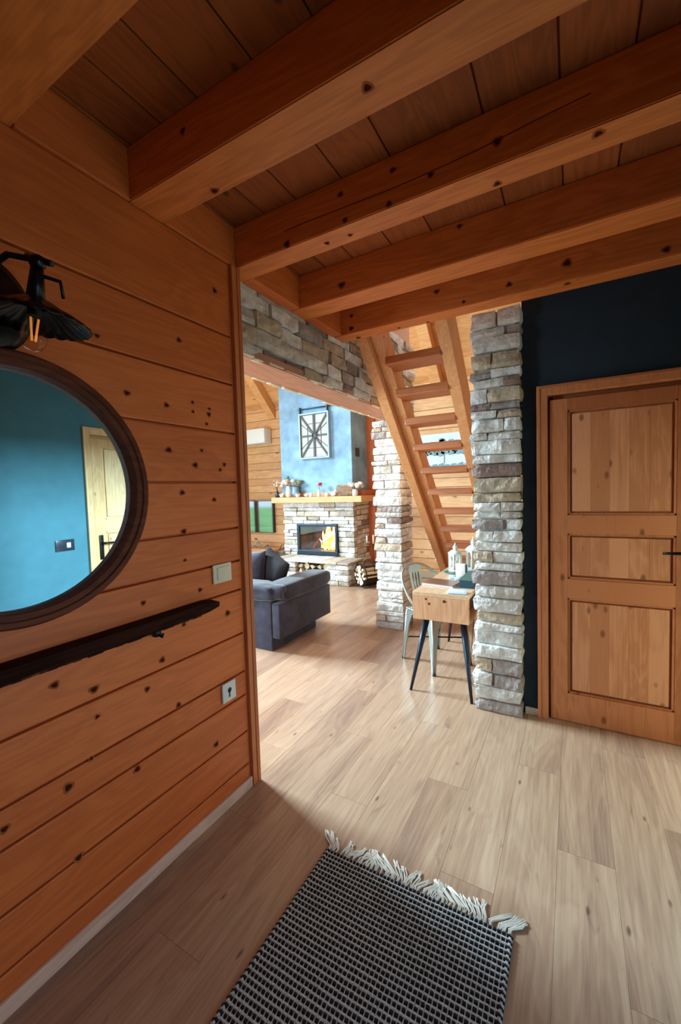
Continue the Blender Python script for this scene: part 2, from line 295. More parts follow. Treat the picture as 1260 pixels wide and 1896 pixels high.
# ------------------------------------------------------------------ helpers
BASE = {}
def tag(o, label=None, cat=None, group=None, kind=None):
    if label: o['label'] = label
    if cat: o['category'] = cat
    if group: o['group'] = group
    if kind: o['kind'] = kind
    return o
def empty(name, loc, label=None, cat=None, group=None, kind=None):
    o = bpy.data.objects.new(name, None); C.objects.link(o); o.location = loc; o.empty_display_size = .1
    BASE[o.name] = Vector(loc); return tag(o, label, cat, group, kind)
class MB:
    def __init__(s): s.bm = bmesh.new()
    def face(s, vs, mi=0, smooth=False):
        try:
            f = s.bm.faces.new(vs); f.material_index = mi; f.smooth = smooth; return f
        except ValueError: return None
    def box(s, x0, x1, y0, y1, z0, z1, mi=0):
        v = [s.bm.verts.new(p) for p in ((x0,y0,z0),(x1,y0,z0),(x1,y1,z0),(x0,y1,z0),(x0,y0,z1),(x1,y0,z1),(x1,y1,z1),(x0,y1,z1))]
        for q in ((3,2,1,0),(4,5,6,7),(0,1,5,4),(1,2,6,5),(2,3,7,6),(3,0,4,7)): s.face([v[i] for i in q], mi)
        return s
    def hexa(s, P, mi=0):
        v = [s.bm.verts.new(p) for p in P]
        for q in ((3,2,1,0),(4,5,6,7),(0,1,5,4),(1,2,6,5),(2,3,7,6),(3,0,4,7)): s.face([v[i] for i in q], mi)
        return s
    def obox(s, c, ax, ay, az, mi=0):
        c, ax, ay, az = map(Vector, (c, ax, ay, az))
        return s.hexa([c-ax-ay-az, c+ax-ay-az, c+ax+ay-az, c-ax+ay-az, c-ax-ay+az, c+ax-ay+az, c+ax+ay+az, c-ax+ay+az], mi)
    def rbox(s, x0, x1, y0, y1, z0, z1, r, mi=0, seg=3):
        b2 = bmesh.new(); bmesh.ops.create_cube(b2, size=1)
        for v in b2.verts: v.co = Vector(((x0+x1)/2+v.co.x*(x1-x0), (y0+y1)/2+v.co.y*(y1-y0), (z0+z1)/2+v.co.z*(z1-z0)))
        bmesh.ops.bevel(b2, geom=b2.edges[:], offset=r, segments=seg, profile=.5, affect='EDGES')
        return s.merge(b2, mi, True)
    def merge(s, b2, mi=0, smooth=False, mat=None):
        mp = {}
        for v in b2.verts: mp[v] = s.bm.verts.new(mat @ v.co if mat else v.co)
        for f in b2.faces: s.face([mp[v] for v in f.verts], mi, smooth)
        b2.free(); return s
    def ring(s, c, u, v, r, n, ru=None):
        return [s.bm.verts.new(c + u*(math.cos(2*math.pi*i/n)*(r if ru is None else ru)) + v*(math.sin(2*math.pi*i/n)*r)) for i in range(n)]
    def tube(s, pts, rad, n=10, mi=0, cap=True, flat=1.0):
        pts = [Vector(p) for p in pts]
        rr = rad if hasattr(rad, '__len__') else [rad]*len(pts)
        prev = None; rings = []
        for i, p in enumerate(pts):
            d = (pts[min(i+1, len(pts)-1)] - pts[max(i-1, 0)]).normalized()
            if prev is None:
                a = Vector((0,0,1)) if abs(d.z) < .9 else Vector((1,0,0)); u = d.cross(a).normalized()
            else:
                u = (prev - d*prev.dot(d)).normalized()
            prev = u; v = d.cross(u); rings.append(s.ring(p, u, v, rr[i], n, rr[i]*flat))
        for a, b in zip(rings, rings[1:]):
            for i in range(n): s.face([a[i], a[(i+1) % n], b[(i+1) % n], b[i]], mi, True)
        if cap: s.face(rings[0][::-1], mi); s.face(rings[-1], mi)
        return s
    def lathe(s, c, prof, n=24, mi=0, axis=(0,0,1), u=None):
        c = Vector(c); ax = Vector(axis).normalized()
        a = Vector((1,0,0)) if abs(ax.x) < .9 else Vector((0,1,0))
        u = ax.cross(a).normalized(); v = ax.cross(u); rings = []
        for r, h in prof: rings.append(s.ring(c+ax*h, u, v, max(r, .0004), n))
        for A, B in zip(rings, rings[1:]):
            for i in range(n): s.face([A[i], A[(i+1) % n], B[(i+1) % n], B[i]], mi, True)
        s.face(rings[0][::-1], mi); s.face(rings[-1], mi); return s
    def prism(s, pts, d, mi=0, smooth=False):
        """polygon of 3-D points extruded by vector d"""
        d = Vector(d); A = [s.bm.verts.new(Vector(p)) for p in pts]; B = [s.bm.verts.new(Vector(p)+d) for p in pts]
        n = len(pts); s.face(A[::-1], mi); s.face(B, mi)
        for i in range(n): s.face([A[i], A[(i+1) % n], B[(i+1) % n], B[i]], mi, smooth)
        return s
    def ball(s, c, r, mi=0, sub=2, sc=(1,1,1), nz=0):
        b2 = bmesh.new(); bmesh.ops.create_icosphere(b2, subdivisions=sub, radius=r)
        for v in b2.verts:
            k = 1 + (nz*noise.noise(v.co*(2/r)+Vector(c)*7) if nz else 0)
            v.co = Vector((v.co.x*sc[0]*k, v.co.y*sc[1]*k, v.co.z*sc[2]*k)) + Vector(c)
        return s.merge(b2, mi, True)
    def build(s, name, mats, parent=None, origin=None, bevel=0, sharp=False):
        if not isinstance(mats, (list, tuple)): mats = [mats]
        base = BASE[parent.name] if parent else Vector(origin or (0,0,0))
        bmesh.ops.recalc_face_normals(s.bm, faces=s.bm.faces[:])
        for v in s.bm.verts: v.co -= base
        me = bpy.data.meshes.new(name); s.bm.to_mesh(me); s.bm.free()
        for m in mats: me.materials.append(M[m] if isinstance(m, str) else m)
        o = bpy.data.objects.new(name, me); C.objects.link(o)
        if parent: o.parent = parent
        else: o.location = base
        BASE[o.name] = base
        if bevel:
            md = o.modifiers.new('bevel', 'BEVEL'); md.width = bevel; md.segments = 2; md.limit_method = 'ANGLE'
        return o
def rock(mb, x0, x1, y0, y1, z0, z1, amp=.012, mi=0, cell=.034, rnd=.0045):
    """one rough split-face block"""
    lo = Vector((x0,y0,z0)); hi = Vector((x1,y1,z1)); c = (lo+hi)/2; h = (hi-lo)/2
    n = [max(2, min(14, round(2*h[k]/cell))) for k in range(3)]
    seed = Vector((random.random()*50, random.random()*50, random.random()*50)); cache = {}
    jz = [[random.uniform(-.0045, .0045) for _ in range(2)] for _ in range(2)]; tl = [random.uniform(-.006, .006) for _ in range(3)]
    def V(i, j, k):
        key = (i, j, k)
        if key in cache: return cache[key]
        t = [2*i/n[0]-1, 2*j/n[1]-1, 2*k/n[2]-1]
        ext = [abs(q) > .999 for q in t]; ne = sum(ext)
        p = Vector([c[q]+h[q]*t[q] for q in range(3)])
        nrm = Vector([t[q] if ext[q] else 0 for q in range(3)])
        if ne > 1: p -= nrm*rnd
        vd = noise.voronoi(Vector((p.x*11, p.y*11, p.z*24))+seed)[0]
        d = amp*(noise.noise(p*9+seed)+.45*noise.noise(p*30+seed)+.75*(vd[0]-.35))+tl[0]*t[2]+tl[1]*(t[0]+t[1])
        sgz = 1 if t[2] > 0 else 0; sgx = (t[0]+t[1])*.5*.5+.5
        p.z += abs(t[2])*(jz[0][sgz]*(1-sgx)+jz[1][sgz]*sgx)
        nn = nrm.normalized(); p += Vector((nn.x*d, nn.y*d, nn.z*d*.25))
        cache[key] = mb.bm.verts.new(p); return cache[key]
    for ax in range(3):
        b, cc = [q for q in range(3) if q != ax]
        for side in (0, n[ax]):
            for i in range(n[b]):
                for j in range(n[cc]):
                    q = []
                    for di, dj in ((0,0),(1,0),(1,1),(0,1)):
                        idx = [0,0,0]; idx[ax] = side; idx[b] = i+di; idx[cc] = j+dj; q.append(V(*idx))
                    mb.face(q, mi)
def split(a, b, lo, hi):
    out = [a]
    while b - out[-1] > hi: out.append(out[-1] + random.uniform(lo, hi))
    if b - out[-1] < lo*.6 and len(out) > 1: out[-1] = b
    else: out.append(b)
    return out
def rubble(mb, x0, x1, y0, y1, z0, z1, ax, lo, hi, hlo=.045, hhi=.095, proud=.016, amp=.012, cell=.034, gap=.003):
    """coursed ledge stone filling a slab; ax = axis along the wall ('x' or 'y'), faces pushed out at random"""
    zs = split(z0, z1, hlo, hhi)
    for za, zb in zip(zs, zs[1:]):
        a, b = (x0, x1) if ax == 'x' else (y0, y1)
        cs = split(a, b, lo, hi)
        for ca, cb in zip(cs, cs[1:]):
            p = random.uniform(-proud, proud)
            if ax == 'x': rock(mb, ca+gap/2, cb-gap/2, y0-p, y1, za+gap/2, zb-gap/2, amp, cell=cell)
            else: rock(mb, x0, x1+p, ca+gap/2, cb-gap/2, za+gap/2, zb-gap/2, amp, cell=cell)
def knots(mb, pts, ax, v, sgn, s=.012, mi=1, halo=None):
    """round knots, a hair proud of the board"""
    for i, (a, b) in enumerate(pts):
        r = s*random.uniform(.6, 1.25); q = random.uniform(.7, 1)
        for k, (rr, m_, off) in enumerate(((r*1.7, halo, .0006), (r, mi, .0011))):
            if m_ is None: continue
            vs = []
            for j in range(14):
                t = 2*math.pi*j/14; ra = rr*(1+.15*math.sin(3*t+i))
                p = [a+ra*math.cos(t), b+ra*q*math.sin(t)]; p.insert(ax, v+sgn*off); vs.append(mb.bm.verts.new(p))
            mb.face(vs, m_)

# ------------------------------------------------------------------ setting
mb = MB()
x = -7.0; k = 0
while x < 1.3:
    y = -1.4 - (k*.47) % 1.25
    while y < 6.5:
        y2 = min(y+1.28, 6.5); mb.box(x+.0003, x+.1927, max(y, -1.4)+.0003, y2-.0003, -.02, 0)
        y += 1.28
    x += .193; k += 1
tag(mb.build('floor', 'floor', bevel=.0007), kind='structure')
mb = MB(); mb.box(-30, 12, -20, 25, -.3, -.03); tag(mb.build('ground', 'lawn'), kind='structure')

def planks_wall(name, mat, x0, x1, y0, y1, zs, gap=.0055, extra=None, bev=.003, mats=None):
    mb = MB()
    for a, b in zip(zs, zs[1:]): mb.box(x0, x1, y0, y1, a+gap/2, b-gap/2)
    if extra: extra(mb)
    o = mb.build(name, mats or mat, bevel=bev); return tag(o, kind='structure')
KN_WALL = [(0.837,2.007),(0.934,1.834),(1.099,1.818),(1.229,1.851),(1.229,1.812),(1.32,1.838),(1.316,1.813),(1.301,1.769),(1.385,2.374),(1.175,2.093),(1.098,1.641),(1.227,1.586),(1.266,1.651),(1.396,1.595),(1.368,1.57),(1.153,1.47),(1.324,1.435),(1.149,1.19),(1.151,1.309),(0.951,1.061),(1.22,1.049),(1.374,0.904),(1.127,0.925),(1.018,0.817),(0.637,0.883),(0.754,0.817),(0.947,0.731),(0.759,0.72),(0.731,0.59),(0.889,0.454),(1.268,0.332),(0.672,0.292),(0.486,0.531),(0.656,0.54),(1.081,0.605)]
ZW = [0, .12, .286, .471, .589, .78, .996, 1.137, 1.296, 1.513, 1.743, 1.972, 2.194, 2.53]
def wall_extra(mb):
    mb.box(-1.52, -1.425, -1.3, 1.47, 0, 2.53)
    knots(mb, KN_WALL, 0, -1.4, 1, .0092, 1, 2)
planks_wall('wall_left', None, -1.5, -1.4, -1.3, 1.475, ZW, gap=.0078, extra=wall_extra, mats=['wall_pine', 'knot', 'knot_halo'], bev=.004)
mb = MB(); mb.box(-1.40, -1.386, -1.3, 1.478, 0, .052); tag(mb.build('baseboard_left', 'base_wood', bevel=.003), kind='structure')
mb = MB()
mb.box(-1.41, -1.383, 1.482, 1.512, 0, 2.53); mb.box(-1.405, -1.380, 1.512, 1.535, 0, 2.53); mb.box(-1.54, -1.405, 1.475, 1.535, 0, 2.53)
tag(mb.build('trim_1', 'casing_pine', bevel=.003), kind='structure')

# ceiling boards of the hall
xs = [-1.52, -1.376, -1.21, -1.035, -.81, -.6, -.262, -.033, .16, .38, .6, .9]
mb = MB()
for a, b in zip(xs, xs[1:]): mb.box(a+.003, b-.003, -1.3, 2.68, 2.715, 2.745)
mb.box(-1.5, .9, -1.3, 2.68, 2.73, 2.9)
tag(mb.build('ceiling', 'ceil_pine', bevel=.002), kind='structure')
# boards closing the gaps between the beams above the left wall
mb = MB()
for a, b in ((-1.3, -.12), (.03, .44), (.63, .985), (1.135, 1.52), (1.64, 2.045), (2.205, 2.55)): mb.box(-1.47, -1.392, a, b, 2.532, 2.715)
tag(mb.build('trim_2', 'wall_pine', bevel=.003), kind='structure')

BE = [(-.12, .03, None, None), (.44, .625, None, None), (.985, 1.135, 'F1', 'U1'), (1.52, 1.638, 'F2', 'U2'), (2.045, 2.205, 'F3', None), (2.55, 2.68, 'F4', 'U4')]
KN = dict(F1=[(-1.105,2.645)], U1=[(-0.475,1.054),(-1.099,1.109)],
 F2=[(-0.217,2.605),(-0.444,2.586),(-0.588,2.66),(-0.607,2.531+.012),(-0.816,2.655),(-1.089,2.546),(-0.798,2.549)],
 U2=[(-0.231,1.609),(0.07,1.554),(-0.812,1.588),(-0.923,1.584)], F3=[(-1.107,2.59),(-0.464,2.69)],
 F4=[(-1.312,2.646),(-1.315,2.563),(-0.56,2.554),(-0.309,2.587),(-0.024,2.622),(0.393,2.564),(-0.721,2.655)],
 U4=[(-0.022,2.584),(-1.311,2.646),(-1.006,2.643),(-0.811,2.657)])
BL = ['thick pine ceiling beam overhead furthest from the stone column, behind the sconce', 'dark pine ceiling beam crossing above the round mirror',
      'pine ceiling beam whose end meets the plank wall right of the mirror, one knot near its end',
      'pine ceiling beam with a long drying crack, ending over the wall corner trim',
      'pine ceiling beam between the cracked beam and the beam resting on the stone column',
      'knotty pine ceiling beam resting on the stone column at the foot of the view into the lounge']
for i, (a, b, f, u) in enumerate(BE):
    mb = MB(); mb.box(-1.46, .78, a, b, 2.53, 2.716)
    bmesh.ops.bevel(mb.bm, geom=mb.bm.edges[:], offset=.004, segments=2, affect='EDGES')
    if f: knots(mb, KN[f], 1, a, -1, .013, 1, 2)
    if u: knots(mb, KN[u], 2, 2.53, -1, .010, 1, 2)
    if i == 3:
        cr = [(-1.1,2.602),(-1.003,2.604),(-0.793,2.599),(-0.605,2.594),(-0.438,2.597),(-0.287,2.603),(-0.087,2.622),(.05,2.63)]
        for (xa, za), (xb, zb) in zip(cr, cr[1:]):
            vs = [mb.bm.verts.new(p) for p in ((xa, a-.001, za-.0016), (xb, a-.001, zb-.0016), (xb, a-.001, zb+.0016), (xa, a-.001, za+.0016))]; mb.face(vs, 1)
    if i == 5: mb.box(-.02, .02, a+.01, a+.02, 2.6, 2.65)
    o = mb.build('ceiling_beam', ['beam_pine', 'knot', 'knot_halo'], origin=(-.3, (a+b)/2, 2.53))
    tag(o, BL[i], 'beam', 'beams under the hall ceiling')

# navy wall with the door, right wall with a pale door seen in the mirror, wall behind the camera
DX0, DX1, DZ = -.182, .645, 2.04
mb = MB()
mb.box(-.27, DX0+.02, 2.79, 2.90, 0, 2.72); mb.box(DX1-.02, .72, 2.79, 2.90, 0, 2.72); mb.box(DX0+.02, DX1-.02, 2.79, 2.90, DZ-.02, 2.72)
tag(mb.build('wall_front', 'navy'), kind='structure')
mb = MB(); mb.box(-.262, DX0, 2.776, 2.79, 0, .045); tag(mb.build('baseboard_front', 'cream_plastic', bevel=.002), kind='structure')
def door(name, frame_mat, x0, x1, z1, handle=True):
    """local: wall face at y=0 looking to -y"""
    root = empty(name, (0,0,0), kind='structure'); B = BASE[root.name]
    c = .053
    mb = MB(); mb.box(x0, x0+c, -.022, .1, 0, z1); mb.box(x1-c, x1, -.022, .1, 0, z1); mb.box(x0+c, x1-c, -.022, .1, z1-c, z1)
    mb.box(x0-.006, x0+.012, -.03, -.002, 0, z1+.006); mb.box(x1-.012, x1+.006, -.03, -.002, 0, z1+.006); mb.box(x0+.012, x1-.012, -.03, -.002, z1-.012, z1+.006)
    mb.box(x0+c-.002, x0+c+.03, .045, .1, 0, z1-c); mb.box(x1-c-.03, x1-c+.002, .045, .1, 0, z1-c); mb.box(x0+c, x1-c, .045, .1, z1-c-.05, z1-c+.002)
    mb.build('door_frame', frame_mat, root, bevel=.004)
    a, b, t = x0+c+.012, x1-c-.012, z1-c-.028
    p0, p1 = a+.092, b-.092
    mb = MB(); mb.box(a, p0, 0, .04, .004, t); mb.box(p1, b, 0, .04, .004, t)
    for za, zb in ((.004, .18), (.768, .886), (1.160, 1.270), (1.89, t)): mb.box(p0, p1, 0, .04, za, zb)
    for za, zb in ((.18, .768), (.886, 1.16), (1.27, 1.89)):
        m = .012
        for q in ((p0, p1, za, za+m), (p0, p1, zb-m, zb), (p0, p0+m, za, zb), (p1-m, p1, za, zb)): mb.box(q[0], q[1], .006, .03, q[2], q[3])
        mb.box(p0, p1, .026, .03, za, zb)
        # raised field made of glued staves
        ss = [p0+m+.012 + (p1-p0-2*m-.024)*k/5 for k in range(6)]
        for u0, u1 in zip(ss, ss[1:]): mb.box(u0, u1, .011, .027, za+m+.01, zb-m-.01, 1)
    mb.build('door_leaf', [frame_mat, 'door_panel' if frame_mat == 'door_pine' else 'pale_panel'], root, bevel=.003)
    if handle:
        mb = MB(); mb.rbox(b-.058, b-.022, -.010, 0, .93, 1.14, .004)
        mb.tube([(b-.04, -.008, 1.073), (b-.04, -.045, 1.073), (b-.055, -.052, 1.073), (b-.16, -.052, 1.070)], [.009, .009, .009, .007], 10)
        mb.build('door_handle', 'iron', root)
    return root
d = door('door_1', 'door_pine', DX0, DX1, DZ); d.location = (0, 2.79, 0)
RX = .72
mb = MB()
mb.box(RX, RX+.12, -1.3, .15, 0, 2.72); mb.box(RX, RX+.12, 1.02, 1.92, 0, 2.72); mb.box(RX, RX+.12, .15, 1.02, 2.05, 2.72); mb.box(RX, RX+.12, 2.70, 2.9, 0, 2.72); mb.box(RX, RX+.12, 1.92, 2.70, 2.03, 2.72); mb.box(RX+.1, RX+.12, 1.92, 2.70, 0, 2.03)
tag(mb.build('wall_right', 'teal_wall'), kind='structure')
root = empty('door_added', (RX+.06, .585, 0), kind='structure'); mb = MB()  # unseen glazed door, added as the opening for the hall fill lamp
for q in ((.15, .24, 0, 2.05), (.93, 1.02, 0, 2.05), (.24, .93, 0, .12), (.24, .93, 1.96, 2.05)): mb.box(RX+.03, RX+.09, *q)
mb.build('door_frame', 'walnut', root); mb = MB(); mb.box(RX+.055, RX+.062, .235, .935, .11, 1.97); mb.build('pane', 'glass', root)
d = door('door_2', 'pale_door', -.39, .39, 2.04, True); d.location = (RX, 2.31, 0); d.rotation_euler = (0, 0, R(-90))
mb = MB(); mb.box(-1.52, .84, -1.42, -1.3, 0, 2.72); tag(mb.build('wall_rear', 'wall_pine'), kind='structure')

# living room shell
ZB = [0]
while ZB[-1] < 3.1: ZB.append(ZB[-1]+random.choice((.14, .17, .19, .2)))
planks_wall('wall_back', 'back_pine', -7.0, 1.3, 6.45, 6.55, ZB, gap=.009, extra=lambda mb: mb.box(-7.1, 1.3, 6.48, 6.6, 0, ZB[-1]))
mb = MB(); mb.box(1.2, 1.3, 2.9, 6.45, 0, 6.9); mb.box(.72, 1.3, 2.8, 2.9, 0, 6.9); tag(mb.build('wall_stair', 'back_pine'), kind='structure')
mb = MB()   # gable wall with window openings
for q in ((-1.4, -.8, 0, 7), (-.8, 3.4, 0, .12), (-.8, 1.6, 2.45, 4.2), (1.6, 3.4, 2.45, 2.6), (3.4, 3.9, 0, 7), (3.9, 5.4, 0, .12), (3.9, 5.4, 2.45, 3.1), (5.4, 6.5, 0, 7), (-.8, 3.4, 4.2, 7), (3.9, 5.4, 3.1, 7)):
    mb.box(-7.12, -7.0, *q)
tag(mb.build('wall_gable', 'back_pine'), kind='structure')
def window(name, y0, y1, z0, z1, n):
    root = empty(name, (-7.06, (y0+y1)/2, z0), kind='structure'); mb = MB(); t = .06
    mb.box(-7.11, -7.01, y0, y1, z0, z0+t); mb.box(-7.11, -7.01, y0, y1, z1-t, z1)
    for k in range(n+1):
        yy = y0+(y1-y0-t)*k/n; mb.box(-7.11, -7.01, yy, yy+t, z0+t, z1-t)
    mb.build('window_frame', 'walnut', root)
    mb = MB(); mb.box(-7.065, -7.06, y0+.01, y1-.01, z0+.01, z1-.01); mb.build('pane', 'glass', root)
window('window_1', -.8, 3.4, .12, 2.45, 3); window('window_2', 3.9, 5.4, .12, 2.45, 2); window('window_3', 1.6, 3.4, 2.6, 4.2, 2)
mb = MB(); mb.box(-7, -5.9, -1.4, -1.3, 0, 6); mb.box(-3.3, -1.5, -1.4, -1.3, 0, 6); mb.box(-5.9, -3.3, -1.4, -1.3, 2.45, 6)
tag(mb.build('wall_patio', 'back_pine'), kind='structure')
root = empty('window_4', (-4.6, -1.35, 0), kind='structure'); mb = MB()
mb.box(-5.9, -3.3, -1.39, -1.31, 0, .06); mb.box(-5.9, -3.3, -1.39, -1.31, 2.39, 2.45)
for xx in (-5.9, -4.63, -3.36): mb.box(xx, xx+.06, -1.39, -1.31, .06, 2.39)
mb.build('window_frame', 'walnut', root); mb = MB(); mb.box(-5.89, -3.31, -1.352, -1.348, .01, 2.44); mb.build('pane', 'glass', root)
# pitched roof, boards along x, 45 degrees
EZ = 3.12; RY = 2.6; RZ = EZ + (6.45-RY)
mb = MB(); s2 = math.sqrt(.5); L_ = (6.6-RY)/s2; t = 0
while t < L_:
    t2 = min(t+.19, L_)
    for sgn in (1, -1):
        ya, yb = RY+sgn*t*s2, RY+sgn*(t2-.004)*s2; za, zb = RZ-t*s2, RZ-(t2-.004)*s2
        mb.prism([(-7.1, ya, za), (-7.1, yb, zb), (-7.1, yb, zb+.05), (-7.1, ya, za+.05)], (8.4, 0, 0))
    t = t2
tag(mb.build('wall_roof', 'roof_pine'), kind='structure')
for i, xx in enumerate((-5.20, -6.45, -3.2, -1.9, -.4)):
    mb = MB()
    y0, y1 = 6.44, RY+.15; z0 = EZ+(6.45-6.44); z1 = EZ+(6.45-y1)
    mb.prism([(xx, y0, z0-.24), (xx, y0, z0-.005), (xx, y1, z1-.005), (xx, y1, z1-.24)], (.16, 0, 0))
    o = mb.build('roof_rafter', 'roof_pine', origin=(xx+.08, 6.4, 3.0), bevel=.004)
    tag(o, ['sloping pine rafter meeting the plank wall above the air conditioner', 'pine rafter by the gable windows', 'pine rafter passing over the chimney breast', 'pine rafter beside the stone wall above the lounge', 'pine rafter over the open staircase'][i], 'rafter', 'rafters of the lounge roof')
# upper floor front above the last beam
mb = MB(); mb.box(-1.44, .72, 2.56, 2.66, 2.745, 3.0); tag(mb.build('trim_3', 'roof_pine'), kind='structure')
mb = MB(); mb.box(-1.62, -1.50, 1.6, 4.24, 2.93, 5.2); tag(mb.build('wall_upper', 'plaster_pink'), kind='structure')

# ------------------------------------------------------------------ stone lintel, pillar, column
root = empty('stone_lintel', (-1.56, 2.9, 2.155), 'long stone-clad lintel with a wooden underside spanning from the corner trim to the stone pillar', 'lintel')
mb = MB(); mb.box(-1.672, -1.455, 1.54, 4.2, 2.158, 2.21); mb.build('soffit_board', 'lintel_wood', root, bevel=.003)
mb = MB(); mb.box(-1.68, -1.49, 1.56, 4.2, 2.21, 2.9); mb.build('core', 'mortar', root)
mb = MB(); random.seed(21); rubble(mb, -1.55, -1.452, 1.54, 4.22, 2.172, 2.93, 'y', .16, .34, .06, .105, .014, .016)
mb.build('stone_facing', 'stone', root)
mb = MB()
yy = 1.54
while yy < 3.95:
    l = random.uniform(.12, .25); rock(mb, -1.70, -1.668, yy, yy+l, 2.150, 2.185, .006, cell=.03); yy += l
yy = 1.54
while yy < 4.1:
    l = random.uniform(.12, .25); rock(mb, -1.470, -1.449, yy, yy+l, 2.160, 2.178, .005, cell=.03); yy += l
mb.build('mortar_edge', 'cream_edge', root)

def column(name, x0, x1, y0, y1, z1, seed, label, cat, mat='stone', w1=.9, double=.45, hlo=.045, hhi=.1, amp=.013):
    random.seed(seed); mb = MB(); zs = split(0, z1, hlo, hhi)
    mb.box(x0+.03, x1-.03, y0+.03, y1-.03, 0, z1-.01, 0)
    for za, zb in zip(zs, zs[1:]):
        ox0, ox1, oy = random.uniform(-.018, .008), random.uniform(-.006, .004), random.uniform(-.010, .008)
        cuts = [x0+ox0, x1+ox1]
        if random.random() < double: cuts.insert(1, x0+(x1-x0)*random.uniform(.3, .7))
        for a, b in zip(cuts, cuts[1:]):
            rock(mb, a+.0012, b-.0012, y0+oy+random.uniform(-.006, .006), y1, za+.0015, zb-.0015, amp, cell=.026)
    o = mb.build(name, mat, origin=((x0+x1)/2, (y0+y1)/2, 0)); return tag(o, label, cat)
column('stone_column', -.553, -.268, 2.705, 2.99, 2.535, 5, 'tall square ledge-stone column beside the navy wall and the desk', 'column')
column('stone_pillar', -1.80, -1.505, 3.905, 4.25, 2.16, 9, 'ledge-stone pillar carrying the lintel behind the metal chair', 'pillar')

# ------------------------------------------------------------------ staircase
SL = 1.02; Y0, Z0 = 2.71, 2.53
st = empty('staircase', (-1.03, 5.19, 0), 'open pine staircase with two stringers rising from behind the desk to the last ceiling beam', 'staircase')
def stringer(x0, x1, back, depth=.235, name='stringer'):
    mb = MB(); th = math.atan(SL); ny, nz = math.sin(th), math.cos(th)      # normal of the underside, pointing up/away
    def ln(z, off): y = Y0+(Z0-z)/SL; return (y+off/ny, z)
    yt = 2.684; zat = lambda off: Z0+SL*(off/ny+Y0-yt)
    pts = [(yt, zat(back)), ln(0, back), ln(0, back+depth), (yt, zat(back+depth))]
    mb.prism([(x0, p[0], p[1]) for p in pts], (x1-x0, 0, 0)); mb.build(name, 'stair_pine', st, bevel=.004)
stringer(-1.356, -1.275, 0); stringer(-1.274, -1.19, .06, .16, 'inner_stringer'); stringer(-.783, -.70, 0)
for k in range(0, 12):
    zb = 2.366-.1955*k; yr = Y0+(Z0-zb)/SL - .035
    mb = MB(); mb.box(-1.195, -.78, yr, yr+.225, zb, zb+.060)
    mb.build('tread', 'tread_pine_shaded', st, bevel=.008)
for k in (5, 7, 8, 9, 10, 11):  # made-up cream blocks standing in for unidentified pale marks by the stringer
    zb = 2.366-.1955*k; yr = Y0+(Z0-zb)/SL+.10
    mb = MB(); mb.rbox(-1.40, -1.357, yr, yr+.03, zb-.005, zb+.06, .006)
    tag(mb.build('cream_block', 'cream_edge', st), 'small cream block on the outer stringer face')

# picture of a tree on the back wall behind the stairs
root = empty('tree_picture', (-1.75, 6.43, 1.74), 'wide canvas picture of a lone tree on white, hung behind the stair treads', 'picture')
mb = MB(); mb.box(-2.42, -1.15, 6.42, 6.448, 1.73, 2.30); mb.build('canvas', 'canvas_side', root, bevel=.003)
mb = MB(); random.seed(3)
mb.box(-1.75, -1.735, 6.416, 6.42, 1.83, 2.0)
for i in range(110):
    a = random.uniform(-1, 1); xx = -1.745+a*.36; zz = 1.99+random.uniform(-.02, .21)*(1-.6*a*a)
    r = random.uniform(.02, .055)
    mb.prism([(xx+r*1.5*math.cos(t)*random.uniform(.7, 1.1), 6.418-.0006*(i % 5), zz+r*math.sin(t)*random.uniform(.6, 1)) for t in [2*math.pi*q/9 for q in range(9)]], (0, .002, 0))
for i in range(12):
    xx = -2.36+i*.1; mb.prism([(xx, 6.417, 1.76), (xx+.13, 6.417, 1.76), (xx+.1, 6.417, 1.81+.015*(i % 3)), (xx+.03, 6.417, 1.82)], (0, .003, 0))
mb.build('painted_tree', 'tree_paint', root)

# ------------------------------------------------------------------ fireplace
FX0, FX1, FY = -4.45, -3.045, 5.80
fp = empty('fireplace', (-3.75, 5.9, 0), 'stone fireplace with blue plastered chimney breast, stone hearth bench and thick wooden mantel', 'fireplace')
random.seed(31); mb = MB()
FB0, FB1, FZ0, FZ1 = -4.145, -3.345, .385, .905
rubble(mb, FX0, FB0, FY, FY+.12, .36, FZ1, 'x', .10, .24, .05, .10, .012, .009)
rubble(mb, FB1, FX1, FY, FY+.12, .36, FZ1, 'x', .10, .24, .05, .10, .012, .009)
rubble(mb, FX0, FX1, FY, FY+.12, FZ1, 1.27, 'x', .12, .32, .055, .10, .012, .009)
mb.build('stone_surround', 'stone_pale', fp)
mb = MB(); rubble(mb, FX1-.12, FX1, FY+.125, 6.44, 0, 1.27, 'y', .14, .34, .06, .1, .012, .012)
mb.build('side_stonework', 'stone', fp); mb = MB(); rubble(mb, FX0, FX0+.1, FY+.125, 6.44, 0, 1.27, 'y', .14, .34, .06, .1, .012, .012)
mb.build('side_stonework', 'stone', fp)
mb = MB(); mb.box(FX0+.1, FB0+.005, FY+.1, 6.43, .35, 1.27); mb.box(FB1-.005, FX1-.1, FY+.1, 6.43, .35, 1.27); mb.box(FX0+.1, FX1-.1, FY+.1, 6.43, FZ1-.005, 1.27)
mb.box(FB0, FB1, FY+.45, 6.43, .35, FZ1); mb.box(FX0+.1, FX1-.1, FY+.1, 6.43, .33, .385)
mb.build('core', 'mortar', fp)
